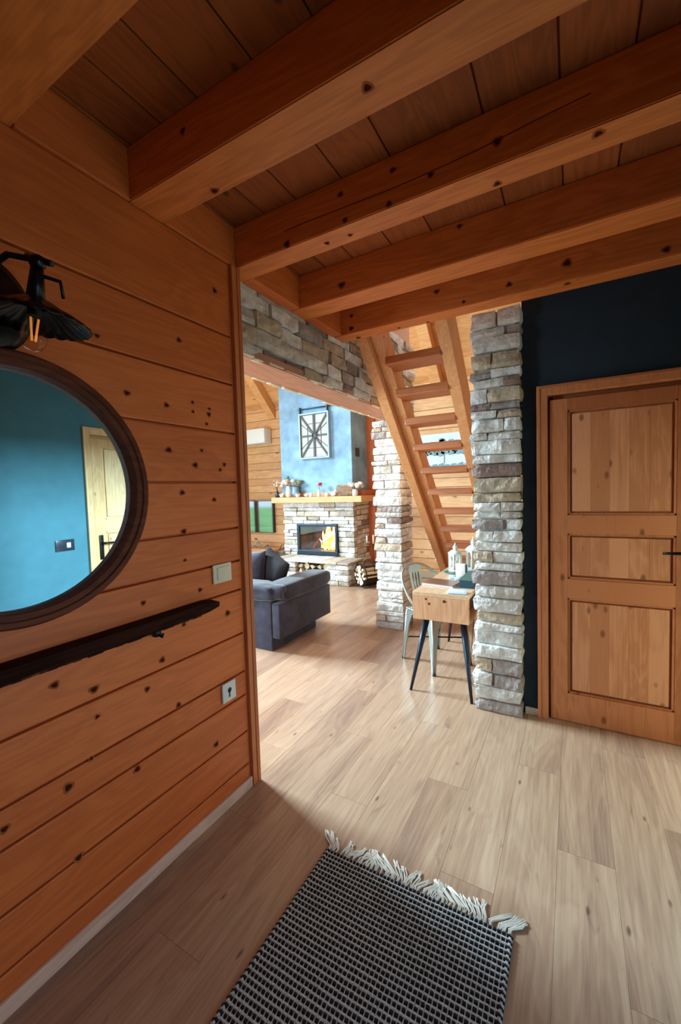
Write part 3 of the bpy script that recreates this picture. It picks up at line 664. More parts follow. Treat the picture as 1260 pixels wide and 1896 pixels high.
# hearth bench with wood niche
HX0, HX1, HY = -4.33, -2.925, 5.345; NX0, NX1, NZ = -3.90, -3.31, .325
mb = MB()
rubble(mb, HX0, NX0, HY, HY+.12, 0, .325, 'x', .14, .3, .06, .1, .010, .009)
mb.build('hearth_stonework', 'stone_pale', fp); mb = MB()
rubble(mb, NX1, HX1, HY, HY+.12, 0, .325, 'x', .14, .3, .06, .1, .010, .009)
rubble(mb, HX1-.12, HX1, HY+.125, FY+.1, 0, .325, 'y', .16, .3, .06, .1, .008, .01)
mb.build('hearth_stonework', 'stone_pale', fp)
mb = MB(); mb.box(HX0+.02, NX0, HY+.1, FY+.1, 0, .325); mb.box(NX1, HX1-.1, HY+.1, FY+.1, 0, .325); mb.box(NX0, NX1, FY, FY+.1, 0, .325); mb.box(NX0, NX1, HY+.12, FY, 0, .018)
mb.build('hearth_core', 'mortar', fp)
mb = MB(); xx = HX0-.02
while xx < HX1-.01:
    l = min(random.uniform(.2, .3), HX1+.02-xx); rock(mb, xx+.002, xx+l-.002, HY-.03, FY+.02, .327, .368, .007, cell=.045); xx += l
mb.build('hearth_slab', 'stone_pale', fp)
# chimney breast, side vent, wooden post behind
mb = MB(); mb.box(FX0-.005, FX1-.005, FY, 6.44, 1.43, 4.0); mb.build('chimney_breast', 'concrete', fp, bevel=.004)
mb = MB(); mb.box(FX1-.006, FX1+.004, 5.93, 6.06, 2.0, 2.14)
mb.build('vent', 'slot_dark', fp)
mb = MB(); mb.box(FX1-.3, FX1+.125, 6.36, 6.445, 0, 3.2); mb.box(FX1, FX1+.11, 5.95, 6.38, 1.37, 1.45); mb.build('corner_post', 'casing_pine', fp, bevel=.004)
# mantel
mb = MB(); mb.box(-4.545, -2.80, 5.6, 5.995, 1.27, 1.366); mb.box(-3.0, -2.82, 5.995, 6.44, 1.27, 1.362); mb.box(-4.545, -4.44, 5.995, 6.44, 1.27, 1.362)
mb.box(FX0-.0, FX1+.0, FY-.02, FY+.2, 1.366, 1.432)
mb.build('mantel_shelf', 'mantel_pine', fp, bevel=.006)
# firebox
mb = MB(); f = .045
for q in ((FB0, FB1, FZ0, FZ0+.07), (FB0, FB1, FZ1-f, FZ1), (FB0, FB0+f, FZ0+.07, FZ1-f), (FB1-f, FB1, FZ0+.07, FZ1-f)): mb.box(q[0], q[1], FY-.035, FY+.06, q[2], q[3])
mb.box(FB0-.02, FB1+.02, FY-.03, FY-.0, FZ0-.01, FZ0+.02)
fr = mb.build('stove_frame', 'firebox_frame', fp, bevel=.006)
mb = MB(); mb.tube([(FB1-.022, FY-.036, .58), (FB1-.022, FY-.06, .60), (FB1-.022, FY-.06, .74), (FB1-.022, FY-.036, .76)], .006, 8); mb.build('handle', 'laptop_edge', fr)
mb = MB(); mb.box(FB0, FB0+.012, FY+.06, FY+.44, FZ0, FZ1-.01); mb.box(FB1-.012, FB1, FY+.06, FY+.44, FZ0, FZ1-.01)
mb.box(FB0, FB1, FY+.42, FY+.445, FZ0, FZ1-.01); mb.box(FB0, FB1, FY+.06, FY+.44, FZ0, FZ0+.06); mb.box(FB0, FB1, FY+.06, FY+.44, FZ1-.03, FZ1-.01)
for k in range(4): mb.box(FB0+.08+.17*k, FB0+.22+.17*k, FY+.405, FY+.425, FZ0+.12, FZ1-.08)
mb.box(FB0+.03, FB0+.32, FY+.30, FY+.40, FZ0+.11, FZ0+.17)
mb.build('firebox_lining', 'firebrick', fp)
mb = MB(); mb.box(FB0+f, FB1-f, FY-.012, FY-.008, FZ0+.07, FZ1-f); mb.build('stove_glass', 'glass', fp)
# burning logs and flames
def logmesh(mb, p0, p1, r, mats=(0, 1), n=9, split_=0):
    """round or split log: bark sides 1, pale ends 0"""
    p0, p1 = Vector(p0), Vector(p1); d = (p1-p0).normalized(); a = Vector((0,0,1)) if abs(d.z) < .9 else Vector((1,0,0))
    u = d.cross(a).normalized(); v = d.cross(u); ph = random.random()*6
    prof = []
    if split_:
        w_ = random.uniform(1.2, 2.2)
        prof = [(0, 0)] + [(math.cos(-w_/2+w_*k/5), math.sin(-w_/2+w_*k/5)) for k in range(6)]
        prof = [((x_-.55)*1.25, y_*1.25) for x_, y_ in prof]
    else: prof = [(math.cos(2*math.pi*k/n), math.sin(2*math.pi*k/n)) for k in range(n)]
    cs, sn = math.cos(ph), math.sin(ph)
    pr = [(r*(x_*cs-y_*sn)*random.uniform(.9, 1.08), r*(x_*sn+y_*cs)*random.uniform(.9, 1.08)) for x_, y_ in prof]
    A = [mb.bm.verts.new(p0+u*x_+v*y_) for x_, y_ in pr]; B = [mb.bm.verts.new(p1+u*x_+v*y_) for x_, y_ in pr]
    mb.face(A[::-1], mats[0]); mb.face(B, mats[0]); m_ = len(pr)
    for i in range(m_): mb.face([A[i], A[(i+1) % m_], B[(i+1) % m_], B[i]], mats[0] if split_ and i in (0, m_-1) else mats[1])
LG = [((-3.78, FY+.30, .487), (-3.42, FY+.14, .487), .034, 'charred log lying at the front right of the stove fire'),
      ((-3.74, FY+.13, .556), (-3.44, FY+.33, .560), .028, 'charred log lying crossways under the stove flames'),
      ((-3.98, FY+.20, .458), (-3.83, FY+.24, .66), .014, 'thin charred stick leaning left of the stove flames')]
for p0, p1, r, lab in LG:
    mb = MB(); logmesh(mb, p0, p1, r, (0, 0)); tag(mb.build('burning_log', 'charred', origin=p0), lab, 'log', 'logs burning in the stove')
mb = MB(); random.seed(12)
for (xx, yy, z0, h, r) in ((-3.52, .22, .49, .38, .15), (-3.63, .20, .49, .38, .10), (-3.44, .26, .50, .37, .08), (-3.72, .20, .47, .30, .05), (-3.58, .12, .46, .20, .045), (-3.68, .27, .49, .38, .07), (-3.78, .2, .47, .16, .03), (-3.44, .12, .46, .26, .055), (-3.66, .10, .46, .15, .035), (-3.50, .10, .46, .14, .04)):
    pts, rad = [], []
    for k in range(10):
        t = k/9; pts.append((xx+.03*math.sin(t*5+xx*20)*t-.02*t, FY+yy+.01*math.sin(t*4), z0+h*t)); rad.append(max(.002, r*(math.sin(math.pi*min(1, t*.8+.2))**.8)*(1-t*.55)))
    mb.tube(pts, rad, 10)
tag(mb.build('flames', 'flame', origin=(-3.55, FY+.2, .5)), 'bright orange and yellow flames at the right of the stove', 'fire')

# firewood in the niche
random.seed(44)
rows = [(.072, 5), (.165, 5), (.258, 5)]; c_ = 0
wl = ['in the bottom row', 'in the middle row', 'on top of the stack']
for ri, (zz, n) in enumerate(rows):
    for k in range(n):
        xx = NX0+.055+(NX1-NX0-.11)*k/(n-1); mb = MB(); r = random.uniform(.047, .053)
        logmesh(mb, (xx, HY+.05+random.uniform(0, .03), zz), (xx, HY+.38, zz), r, split_=(k+ri) % 3 != 0)
        pl = 'leftmost' if k == 0 else 'rightmost' if k == n-1 else ['', 'second', 'third', 'fourth', 'fifth'][k] + ' from the left'
        tag(mb.build('firewood_log', ['log_end', 'log_bark'], origin=(xx, HY+.2, zz-.03)), f'split firewood log in the hearth niche, {pl} {wl[ri]}', 'firewood', 'firewood stacked in the hearth niche')
# round log basket
BXc, BYc, Br = -2.735, 5.44, .165
ba = Vector((.50, .86, 0)).normalized()
root = empty('log_basket', (BXc, BYc, 0), 'round black iron log holder beside the fireplace', 'log basket')
def hoop(c, ax, r, n=30):
    c = Vector(c); ax = Vector(ax); u = Vector((0,0,1)); v = ax.cross(u).normalized()
    return [c+u*r*math.cos(2*math.pi*i/n)+v*r*math.sin(2*math.pi*i/n) for i in range(n+1)]
cc = Vector((BXc, BYc-.06, Br+.025))
mb = MB()
for k in (0, .30): mb.tube(hoop(cc+ba*k, ba, Br), .008, 8)
for a in range(0, 200, 12):
    aa = R(a+170); dv = Vector((0,0,1))*math.sin(aa)+ba.cross(Vector((0,0,1))).normalized()*math.cos(aa)
    mb.tube([cc+dv*Br, cc+dv*Br+ba*.30], .006, 6)
for k in (0, .30):
    for s_ in (-1, 1):
        q = cc+ba*k; sd = ba.cross(Vector((0,0,1))).normalized()*s_; mb.tube([q+sd*.07-Vector((0,0,1))*Br*.93, q+sd*.10-Vector((0,0,1))*(Br+.016)], .006, 6)
mb.build('ring_frame', 'iron', root)
mb = MB(); sd = ba.cross(Vector((0,0,1))).normalized(); q = cc+ba*.15
mb.tube([q+sd*Br*math.cos(t)*.95+Vector((0,0,1))*(Br*.3+.17*math.sin(t)) for t in [math.pi*k/16 for k in range(17)]], .006, 8); mb.build('handle', 'iron', root)
random.seed(5); pts = [(0, 0)] + [(.070*math.cos(k*math.pi/3), .070*math.sin(k*math.pi/3)) for k in range(6)] + [(.121*math.cos(k*math.pi/5.5+.3), .121*math.sin(k*math.pi/5.5+.3)) for k in range(11)]
for i, (a, b) in enumerate(pts):
    p = cc+sd*a+Vector((0,0,1))*b; mb = MB(); logmesh(mb, p-ba*random.uniform(.01, .03), p+ba*random.uniform(.29, .34), .036 if i < 7 else .031, split_=(i % 3 != 0))
    hr = round(math.atan2(a, b)/(math.pi/6)) % 12 or 12; hr = ['one','two','three','four','five','six','seven','eight','nine','ten','eleven','twelve'][hr-1]
    where = 'at the centre' if i == 0 else f"in the {'inner' if i < 7 else 'outer'} ring near {hr} o'clock"
    tag(mb.build('basket_log', ['log_end', 'log_bark'], origin=tuple(p)), f'pale split log {where} of the round log basket', 'firewood', 'logs in the round iron basket')
# candle stand
sx, sy = -2.72, 5.80
root = empty('candle_stand', (sx, sy, 0), 'thin black floor candelabra standing by the fireplace side', 'candle stand')
mb = MB(); mb.tube([(sx, sy, .01), (sx, sy, .60)], .006, 8); mb.tube([(sx-.10, sy, .60), (sx+.12, sy, .60)], .005, 8); mb.lathe((sx, sy, 0), [(.09, 0), (.09, .008), (.02, .018)])
for dx in (-.10, .01, .12): mb.lathe((sx+dx, sy, .60), [(.018, 0), (.022, .008)], 12)
mb.build('stand', 'iron', root)
for dx, h, l in ((-.10, .12, 'left'), (.01, .135, 'middle'), (.12, .12, 'right')):
    mb = MB(); mb.lathe((sx+dx, sy, .608), [(.011, 0), (.011, h), (.003, h+.004)], 12); mb.tube([(sx+dx, sy, .61+h), (sx+dx, sy, .618+h)], .0015, 5)
    tag(mb.build('candle', 'candle', origin=(sx+dx, sy, .608)), f'slim cream candle on the {l} arm of the floor candelabra', 'candle', 'candles on the floor candelabra')

# ------------------------------------------------------------------ things on the mantel
MZ, MY = 1.367, 5.69
def vase(name, x, y, z, prof, mat, lab, cat='vase', grp=None, sub=None):
    root = empty(name, (x, y, z), lab, cat, grp); mb = MB(); mb.lathe((x, y, z), prof, 20); mb.build('body', mat, root); return root
def blooms(root, name, pts, r, mat, nz=.5):
    mb = MB()
    for p in pts: mb.ball(p, r*random.uniform(.8, 1.2), 0, 2, (1, 1, .8), nz)
    return mb.build(name, mat, root)
def stems(root, base, pts, mat='twig', r=.0025):
    mb = MB()
    for p in pts: b = Vector(base); e = Vector(p); mb.tube([b, (b+e)/2+Vector((0, 0, .01)), e], r, 5)
    return mb.build('stems', mat, root)
random.seed(8)
r_ = vase('bottle_vase', -4.475, MY, MZ, [(.030, 0), (.040, .01), (.040, .07), (.018, .10), (.013, .115), (.015, .125)], 'vase_dark', 'small dark bottle vase with dried sprigs at the left end of the mantel')
P = [(-4.475+random.uniform(-.07, .06), MY+random.uniform(-.03, .03), MZ+random.uniform(.19, .29)) for _ in range(12)]
stems(r_, (-4.475, MY, MZ+.11), P); blooms(r_, 'dried_flowers', P, .014, 'flower_cream')
r_ = vase('tall_vase', -4.235, MY, MZ, [(.030, 0), (.045, .03), (.050, .08), (.040, .15), (.032, .18), (.036, .19)], 'vase_white', 'tall white vase holding a peach and cream bouquet on the mantel')
P = [(-4.235+random.uniform(-.10, .13), MY+random.uniform(-.05, .05), MZ+.235+random.uniform(-.03, .06)) for _ in range(12)]
stems(r_, (-4.235, MY, MZ+.17), P); blooms(r_, 'peach_blooms', P[:6], .036, 'flower_peach'); blooms(r_, 'cream_blooms', [(-4.36, MY, MZ+.24), (-4.37, MY, MZ+.20), (-4.34, MY+.02, MZ+.27)]+P[9:], .04, 'flower_cream')
blooms(r_, 'green_leaves', [(-4.26, MY, MZ+.31), (-4.24, MY, MZ+.34), (-4.28, MY, MZ+.29), (-4.22, MY, MZ+.30)], .028, 'leaf')
r_ = vase('planter', -4.10, MY+.022, MZ, [(.045, 0), (.055, .06), (.060, .17), (.058, .17)], 'pot_blue', 'grey-blue pot with a dull green plant behind the tall white vase', 'plant pot')
P = [(-4.08+random.uniform(-.06, .07), MY+.05+random.uniform(-.04, .04), MZ+.22+random.uniform(-.03, .04)) for _ in range(9)]
stems(r_, (-4.10, MY+.022, MZ+.16), P); blooms(r_, 'foliage', P, .035, 'dull_leaf', .8)
def bird(name, x, y, z, s, mat, lab, cat='figurine'):
    root = empty(name, (x, y, z), lab, cat); mb = MB(); mb.ball((x, y, z+.03*s), .03*s, 0, 2, (1.25, .8, 1)); mb.ball((x+.03*s, y, z+.062*s), .017*s); mb.tube([(x+.043*s, y, z+.062*s), (x+.058*s, y, z+.058*s)], [.005*s, .001], 6)
    mb.tube([(x-.03*s, y, z+.035*s), (x-.062*s, y, z+.055*s)], [.012*s, .004*s], 6); mb.build('body', mat, root); return root
bird('bird_figurine', -4.36, MY-.03, MZ, 1.0, 'flower_cream', 'small cream bird ornament beside the dark bottle vase')
mb = MB(); mb.lathe((-4.16, MY-.05, MZ), [(.024, 0), (.026, .045), (.02, .05)], 16); tag(mb.build('candle_holder', 'terracotta', origin=(-4.16, MY-.05, MZ)), 'small terracotta candle pot right of the tall white vase', 'candle')
r_ = vase('succulent_pot', -4.02, MY-.03, MZ, [(.034, 0), (.042, .05), (.040, .052)], 'vase_white', 'small white pot with a pale green succulent on the mantel', 'plant pot')
blooms(r_, 'succulent', [(-4.02+.022*math.cos(t), MY-.03+.022*math.sin(t), MZ+.062) for t in range(0, 6)]+[(-4.02, MY-.03, MZ+.075)], .018, 'dull_leaf')
bird('bird_figurine', -3.86, MY-.02, MZ, .8, 'flower_cream', 'smallest pale bird ornament, right of the succulent pot')
mb = MB(); mb.lathe((-3.76, MY-.02, MZ), [(.030, 0), (.032, .065), (.026, .065), (.024, .055)], 18); tag(mb.build('candle_cup', 'vase_white', origin=(-3.76, MY-.02, MZ)), 'white candle cup left of the pink rose vase', 'candle', 'white candle cups on the mantel')
r_ = vase('bud_vase', -3.605, MY-.02, MZ, [(.030, 0), (.032, .05), (.022, .09), (.014, .11), (.016, .12)], 'vase_white', 'slim white bud vase holding one pink rose')
stems(r_, (-3.605, MY-.02, MZ+.10), [(-3.595, MY-.02, MZ+.18)], 'leaf', .004)
blooms(r_, 'rose', [(-3.582, MY-.03, MZ+.205), (-3.57, MY-.02, MZ+.21), (-3.592, MY-.01, MZ+.20)], .027, 'rose'); blooms(r_, 'pale_petals', [(-3.62, MY-.015, MZ+.205), (-3.58, MY, MZ+.175)], .022, 'flower_cream')
mb = MB(); mb.lathe((-3.455, MY-.02, MZ), [(.030, 0), (.032, .060), (.026, .060), (.024, .05)], 18); tag(mb.build('candle_cup', 'vase_white', origin=(-3.455, MY-.02, MZ)), 'white candle cup right of the pink rose vase', 'candle', 'white candle cups on the mantel')
bird('bird_figurine', -3.33, MY-.02, MZ, 1.35, 'vase_white', 'largest white bird ornament, in front of the woven tray')
root = empty('woven_tray', (-3.15, MY+.03, MZ), 'brown woven tray leaning against the chimney breast', 'tray'); mb = MB()
for i in range(9):
    z = MZ+.004+i*.0195; mb.tube([(-3.31+q*.03, MY+.010+i*.0072+.003*((q+i) % 2), z) for q in range(11)], .0095, 6)
mb.build('weave', 'wicker', root)
mb = MB(); mb.tube([(-3.315, MY+.012, MZ+.005), (-3.315, MY+.072, MZ+.17), (-3.005, MY+.072, MZ+.17), (-3.005, MY+.012, MZ+.005)], .009, 8); mb.build('rim', 'wicker', root)
mb = MB()
for q in range(5): mb.ball((-3.19+.03*q, MY-.035, MZ+.022), .022, 0, 2, (1.1, .8, 1), .3)
tag(mb.build('pine_cones', 'twig', origin=(-3.13, MY-.035, MZ)), 'row of brown pine cones in front of the woven tray', 'pine cones', kind='stuff')
r_ = vase('white_pot', -2.94, MY-.02, MZ, [(.042, 0), (.046, .07), (.035, .085), (.040, .10)], 'vase_white', 'round white pot with cream and peach flowers at the right end of the mantel')
P = [(-2.93+random.uniform(-.10, .11), MY-.02+random.uniform(-.04, .04), MZ+.16+random.uniform(-.03, .03)) for _ in range(11)]
stems(r_, (-2.94, MY-.02, MZ+.09), P); blooms(r_, 'cream_blooms', P[:7], .034, 'flower_cream'); blooms(r_, 'peach_blooms', P[7:], .032, 'flower_peach')

# wall clock panel on the breast
CX0, CX1, CZ0, CZ1, CY = -4.01, -3.43, 2.0, 2.755, 5.74
cx, cz = (CX0+CX1)/2, (CZ0+CZ1)/2
root = empty('wall_panel_clock', (cx, CY, CZ0), 'rectangular window-like wall panel with radiating dark bars hung on the blue chimney breast', 'wall decor')
mb = MB(); t = .024
for q in ((CX0, CX1, CZ0, CZ0+t), (CX0, CX1, CZ1-t, CZ1), (CX0, CX0+t, CZ0+t, CZ1-t), (CX1-t, CX1, CZ0+t, CZ1-t)): mb.box(q[0], q[1], CY, 5.798, q[2], q[3])
mb.build('frame', 'clock_frame', root, bevel=.002)
mb = MB(); mb.box(CX0+t, CX1-t, CY+.03, CY+.04, CZ0+t, CZ1-t); mb.build('back_panel', 'panel_cream', root)
mb = MB()
def bar(p, q, w_, y=CY+.012):
    p, q = Vector((p[0], y, p[1])), Vector((q[0], y, q[1])); d = (q-p); n_ = Vector((-d.z, 0, d.x)).normalized()*w_/2
    mb.prism([p-n_, q-n_, q+n_, p+n_], (0, .014, 0))
ix0, ix1, iz0, iz1 = CX0+t, CX1-t, CZ0+t, CZ1-t
bar((ix0, iz0), (ix1, iz1), .028); bar((ix0, iz1), (ix1, iz0), .028, CY+.013); bar((cx, iz0), (cx, iz1), .034, CY+.010); bar((ix0, cz), (ix1, cz), .030, CY+.011)
for a in (.42, -.42):
    bar((cx, cz), (ix1, cz+a*.5), .008, CY+.02); bar((cx, cz), (ix0, cz-a*.5), .008, CY+.021)
for a in (ix0, ix1): bar((a, iz0), (a, iz1), .014, CY+.009)
for a in (iz0, iz1): bar((ix0, a), (ix1, a), .014, CY+.0085)
for z_ in (cz+.20, cz-.20): bar((cx-.13, z_), (cx+.13, z_), .008, CY+.02)
for x_ in (cx-.13, cx+.13): bar((x_, cz-.2), (x_, cz+.2), .006, CY+.02)
mb.tube(hoop((cx+.015, CY+.004, cz), (0, 1, 0), .045, 24), .009, 6)
mb.build('bars', 'clock_bar', root)
mb = MB(); mb.tube([(CX0-.02, 5.765, CZ1+.075), (CX1+.04, 5.765, CZ1+.075)], .011, 8)
for x_ in (CX0+.01, CX1-.03): mb.box(x_-.008, x_+.008, 5.75, 5.798, CZ1-.0, CZ1+.11)
mb.build('hanging_rail', 'box_teal', root)

# ------------------------------------------------------------------ back wall things
root = empty('television', (-5.52, 6.40, .66), 'wide flat television on the plank wall, its screen reflecting the garden', 'television')
mb = MB(); mb.rbox(-6.33, -5.14, 6.375, 6.44, .655, 1.30, .008); mb.build('casing', 'tv_case', root)
mb = MB(); mb.box(-6.32, -5.152, 6.371, 6.376, .668, 1.288); mb.build('screen', 'tv_screen', root)
root = empty('air_conditioner', (-5.7, 6.35, 2.42), 'long white air conditioner unit high on the plank wall', 'air conditioner')
mb = MB(); mb.rbox(-6.05, -5.16, 6.22, 6.44, 2.42, 2.71, .02); mb.build('casing', 'ac_white', root)
mb = MB(); mb.box(-6.02, -5.19, 6.215, 6.26, 2.425, 2.46); mb.build('louvre', 'white_plastic', root)
root = empty('media_bench', (-5.6, 6.2, 0), 'thick pine slab bench under the television', 'bench')
mb = MB(); mb.rbox(-6.6, -4.86, 6.0, 6.42, .315, .385, .01); mb.build('slab', 'mantel_pine', root)
for x_ in (-6.4, -5.1):
    mb = MB(); mb.box(x_-.03, x_+.03, 6.05, 6.38, 0, .02); mb.box(x_-.03, x_+.03, 6.06, 6.09, .02, .316); mb.box(x_-.03, x_+.03, 6.34, 6.37, .02, .316); mb.build('leg', 'iron', root)
mb = MB(); random.seed(17)
for i in range(34):
    b0 = Vector((-5.35+random.uniform(-.16, .18), 6.15+random.uniform(-.06, .06), .395)); d = Vector((random.uniform(-1, 1), random.uniform(-.4, .4), random.uniform(.1, .9))).normalized()*random.uniform(.08, .18)
    mb.tube([b0, b0+d*.6+Vector((0, 0, .01)), b0+d], .004, 5)
    if i % 2: mb.ball(b0+d, .015, 0, 1, (1, 1, .8), .4)
o = mb.build('dried_twigs', 'dried', origin=(-5.35, 6.15, .386)); tag(o, 'bunch of dried twigs lying on the media bench', 'dried twigs')
root = empty('ash_bucket', (-4.70, 6.12, 0), 'small grey metal bucket between the media bench and the fireplace', 'bucket')
mb = MB(); mb.lathe((-4.70, 6.12, 0), [(.09, 0), (.125, .36), (.13, .365), (.118, .36)], 20); mb.build('body', 'galv', root)
mb = MB(); mb.tube([(-4.82, 6.12, .35), (-4.76, 6.12, .47), (-4.64, 6.12, .47), (-4.58, 6.12, .35)], .006, 6); mb.build('handle', 'iron', root)

# ------------------------------------------------------------------ sofa
root = empty('sofa', (-3.2, 3.4, 0), 'low grey-blue velvet sofa with padded arm, its back toward the hall', 'sofa')
mb = MB(); mb.rbox(-5.0, -2.393, 2.885, 3.62, 0, .13, .008); mb.build('plinth', 'velvet', root)
mb = MB(); mb.rbox(-5.0, -2.392, 2.88, 3.06, .0, .455, .012); mb.build('back_panel', 'velvet', root)
mb = MB(); mb.rbox(-2.389, -2.300, 2.885, 3.78, .125, .445, .012); mb.build('arm_panel', 'velvet', root)
def cushion(mb, c, hx, hy, hz, rot=(0,0,0), p=2.6, wr=.012, seed=0, mi=0):
    b2 = bmesh.new(); bmesh.ops.create_cube(b2, size=2); bmesh.ops.subdivide_edges(b2, edges=b2.edges[:], cuts=14, use_grid_fill=True)
    Mx = Matrix.Translation(c) @ (Matrix.Rotation(R(rot[2]), 4, 'Z') @ Matrix.Rotation(R(rot[1]), 4, 'Y') @ Matrix.Rotation(R(rot[0]), 4, 'X'))
    for v in b2.verts:
        q = v.co.copy(); l = (abs(q.x)**p+abs(q.y)**p+abs(q.z)**p)**(1/p); q = q/l
        q = Vector((q.x*hx, q.y*hy, q.z*hz)); q *= 1+wr*6*noise.noise(q*11+Vector((seed, 0, 0)))
        v.co = q
    mb.merge(b2, mi, True, Mx)
mb = MB(); cushion(mb, (-2.425, 3.40, .520), .145, .455, .088, (0, 0, 0), 4.0, .006, 3); mb.build('arm_cushion', 'velvet', root)
mb = MB()
cushion(mb, (-2.96, 2.99, .530), .66, .135, .078, (0, 0, 0), 4.5, .02, 5); cushion(mb, (-4.25, 2.99, .530), .64, .135, .078, (0, 0, 0), 4.5, .02, 9)
mb.build('back_cushion', 'velvet', root)
mb = MB(); mb.rbox(-5.0, -2.55, 3.06, 3.72, .13, .38, .04); mb.build('seat', 'velvet', root)
def pillow(mb, c, hx, hy, hz, rot, seed=0):
    n = 18; Mx = Matrix.Translation(c) @ (Matrix.Rotation(R(rot[2]), 4, 'Z') @ Matrix.Rotation(R(rot[0]), 4, 'X') @ Matrix.Rotation(R(rot[1]), 4, 'Y'))
    G = []
    for sg in (-1, 1):
        g = {}
        for i in range(n+1):
            for j in range(n+1):
                u, v = 2*i/n-1, 2*j/n-1; th = hy*(max(0, (1-u**4)*(1-v**4)))**.6; k = 1-.07*((1-u*u)*abs(v)**3+(1-v*v)*abs(u)**3)
                p = Vector((u*hx*k, sg*(th+.006*noise.noise(Vector((u*4, v*4, seed)))*(1 if th > .01 else 0)), v*hz*k)); g[i, j] = mb.bm.verts.new(Mx @ p)
        for i in range(n):
            for j in range(n): mb.face([g[i, j], g[i+1, j], g[i+1, j+1], g[i, j+1]], 0, True)
    bmesh.ops.remove_doubles(mb.bm, verts=mb.bm.verts[:], dist=.0004)
mb = MB(); pillow(mb, (-3.02, 3.25, .62), .25, .085, .235, (-8, 0, 4), 2); tag(mb.build('throw_pillow', 'velvet', origin=(-3.02, 3.25, .5)), 'grey-blue velvet throw pillow standing behind the sofa back', 'pillow', 'pillows on the sofa')
mb = MB(); pillow(mb, (-2.745, 3.36, .625), .21, .075, .21, (-6, 24, -14), 6); tag(mb.build('throw_pillow', 'velvet_black', origin=(-2.745, 3.36, .5)), 'black throw pillow tilted between sofa back and arm', 'pillow', 'pillows on the sofa')
mb = MB(); pillow(mb, (-3.0, 3.50, .55), .20, .07, .17, (-12, 0, 6), 8); tag(mb.build('throw_pillow', 'velvet_black', origin=(-3.0, 3.5, .5)), 'lower black throw pillow behind the grey-blue one', 'pillow', 'pillows on the sofa')

# ------------------------------------------------------------------ desk
DXa, DXb, DYa, DYb, DZa, DZb = -1.008, -.612, 2.80, 3.78, .517, .715
root = empty('desk', (-.81, 3.3, 0), 'narrow pine desk on splayed navy metal legs beside the stone column', 'desk')
mb = MB(); mb.box(DXa, DXb, DYa, DYa+.03, DZa, DZb-.03); knots(mb, [(-.909,.667),(-.886,.635),(-.777,.662)], 1, DYa, -1, .008, 1, 2)
mb.box(DXa, DXb, DYb-.03, DYb, DZa, DZb-.03); mb.box(DXa, DXa+.025, DYa+.03, DYb-.03, DZa, DZb-.03); mb.box(DXa+.025, DXb, DYa+.03, DYb-.03, DZa, DZa+.02)
mb.build('case', ['desk_pine', 'knot', 'knot_halo'], root, bevel=.0)
mb = MB(); mb.box(DXa, DXb, DYa, DYb, DZb-.03, DZb); mb.build('desktop', 'desk_top', root, bevel=.003)
mb = MB(); mb.box(DXb-.06, DXb-.05, DYa+.03, DYb-.03, DZa+.02, DZb-.03); mb.build('drawer_recess', 'slot_dark', root)
for a, b in (((-.925, 2.87, .517), (-1.02, 2.754, 0)), ((-.665, 2.87, .517), (-.588, 2.748, 0)), ((-.93, 3.70, .517), (-1.02, 3.80, 0)), ((-.67, 3.70, .517), (-.60, 3.80, 0))):
    mb = MB(); mb.tube([a, b], [.024, .0095], 14); mb.lathe((a[0], a[1], .510), [(.035, 0), (.035, .007)], 16); mb.build('leg', 'leg_navy', root)
# metal chair
ch = empty('metal_chair', (0, 0, 0), 'galvanised metal cafe chair with hoop back tucked under the desk', 'chair')
sz = .45; g = .165
mb = MB(); mb.rbox(-g-.01, g+.01, -g-.01, g+.01, sz-.012, sz, .005); mb.rbox(-g+.02, g-.02, -g+.02, g-.02, sz-.002, sz+.003, .002)
mb.build('seat', 'galv', ch)
for (fx_, fy_) in ((1, 1), (-1, 1), (1, -1), (-1, -1)):
    mb = MB(); tx, ty = fx_*(g+.005), fy_*(g+.005); bx_, by_ = fx_*.198, fy_*.208
    prof = [(0, .105), (.10, .078), (.3, .050), (.65, .036), (1, .024)]
    # angle-section leg: two flared sheet faces meeting at the corner
    for (ux, uy) in ((-fx_, 0), (0, -fy_)):
        prev = None
        for t_, wd in prof:
            px_, py_, pz_ = tx+(bx_-tx)*t_, ty+(by_-ty)*t_, (sz-.012)*(1-t_)
            A = Vector((px_, py_, pz_)); B = A+Vector((ux*wd, uy*wd, 0)); nn = Vector((fx_ if ux == 0 else 0, fy_ if uy == 0 else 0, 0))*.004
            cur = (A, B, B-nn, A-nn)
            if prev: mb.hexa([prev[0], prev[1], prev[2], prev[3], cur[0], cur[1], cur[2], cur[3]])
            prev = cur
    mb.tube([(tx-fx_*.006, ty-fy_*.006, sz-.02), ((tx+bx_)/2-fx_*.005, (ty+by_)/2-fy_*.005, sz/2), (bx_-fx_*.006, by_-fy_*.006, .01)], [.012, .010, .009], 8)
    lg = mb.build('leg', 'galv', ch)
    mb = MB(); mb.lathe((bx_-fx_*.007, by_-fy_*.007, 0), [(.013, 0), (.013, .015), (.010, .022)], 10); mb.build('rubber_foot', 'slot_dark', lg)
mb = MB()
def apron(p, q, out):
    n = 12; p, q = Vector(p), Vector(q)
    for k in range(n):
        t0, t1 = k/n, (k+1)/n; h0 = .02+.05*abs(2*t0-1)**2.2; h1 = .02+.05*abs(2*t1-1)**2.2; a = p.lerp(q, t0); b = p.lerp(q, t1); o_ = Vector(out)*.003; Z = Vector((0,0,1))
        mb.hexa([a-Z*h0, b-Z*h1, b-Z*h1-o_, a-Z*h0-o_, a, b, b-o_, a-o_])
e_ = g+.006; zt = sz-.012
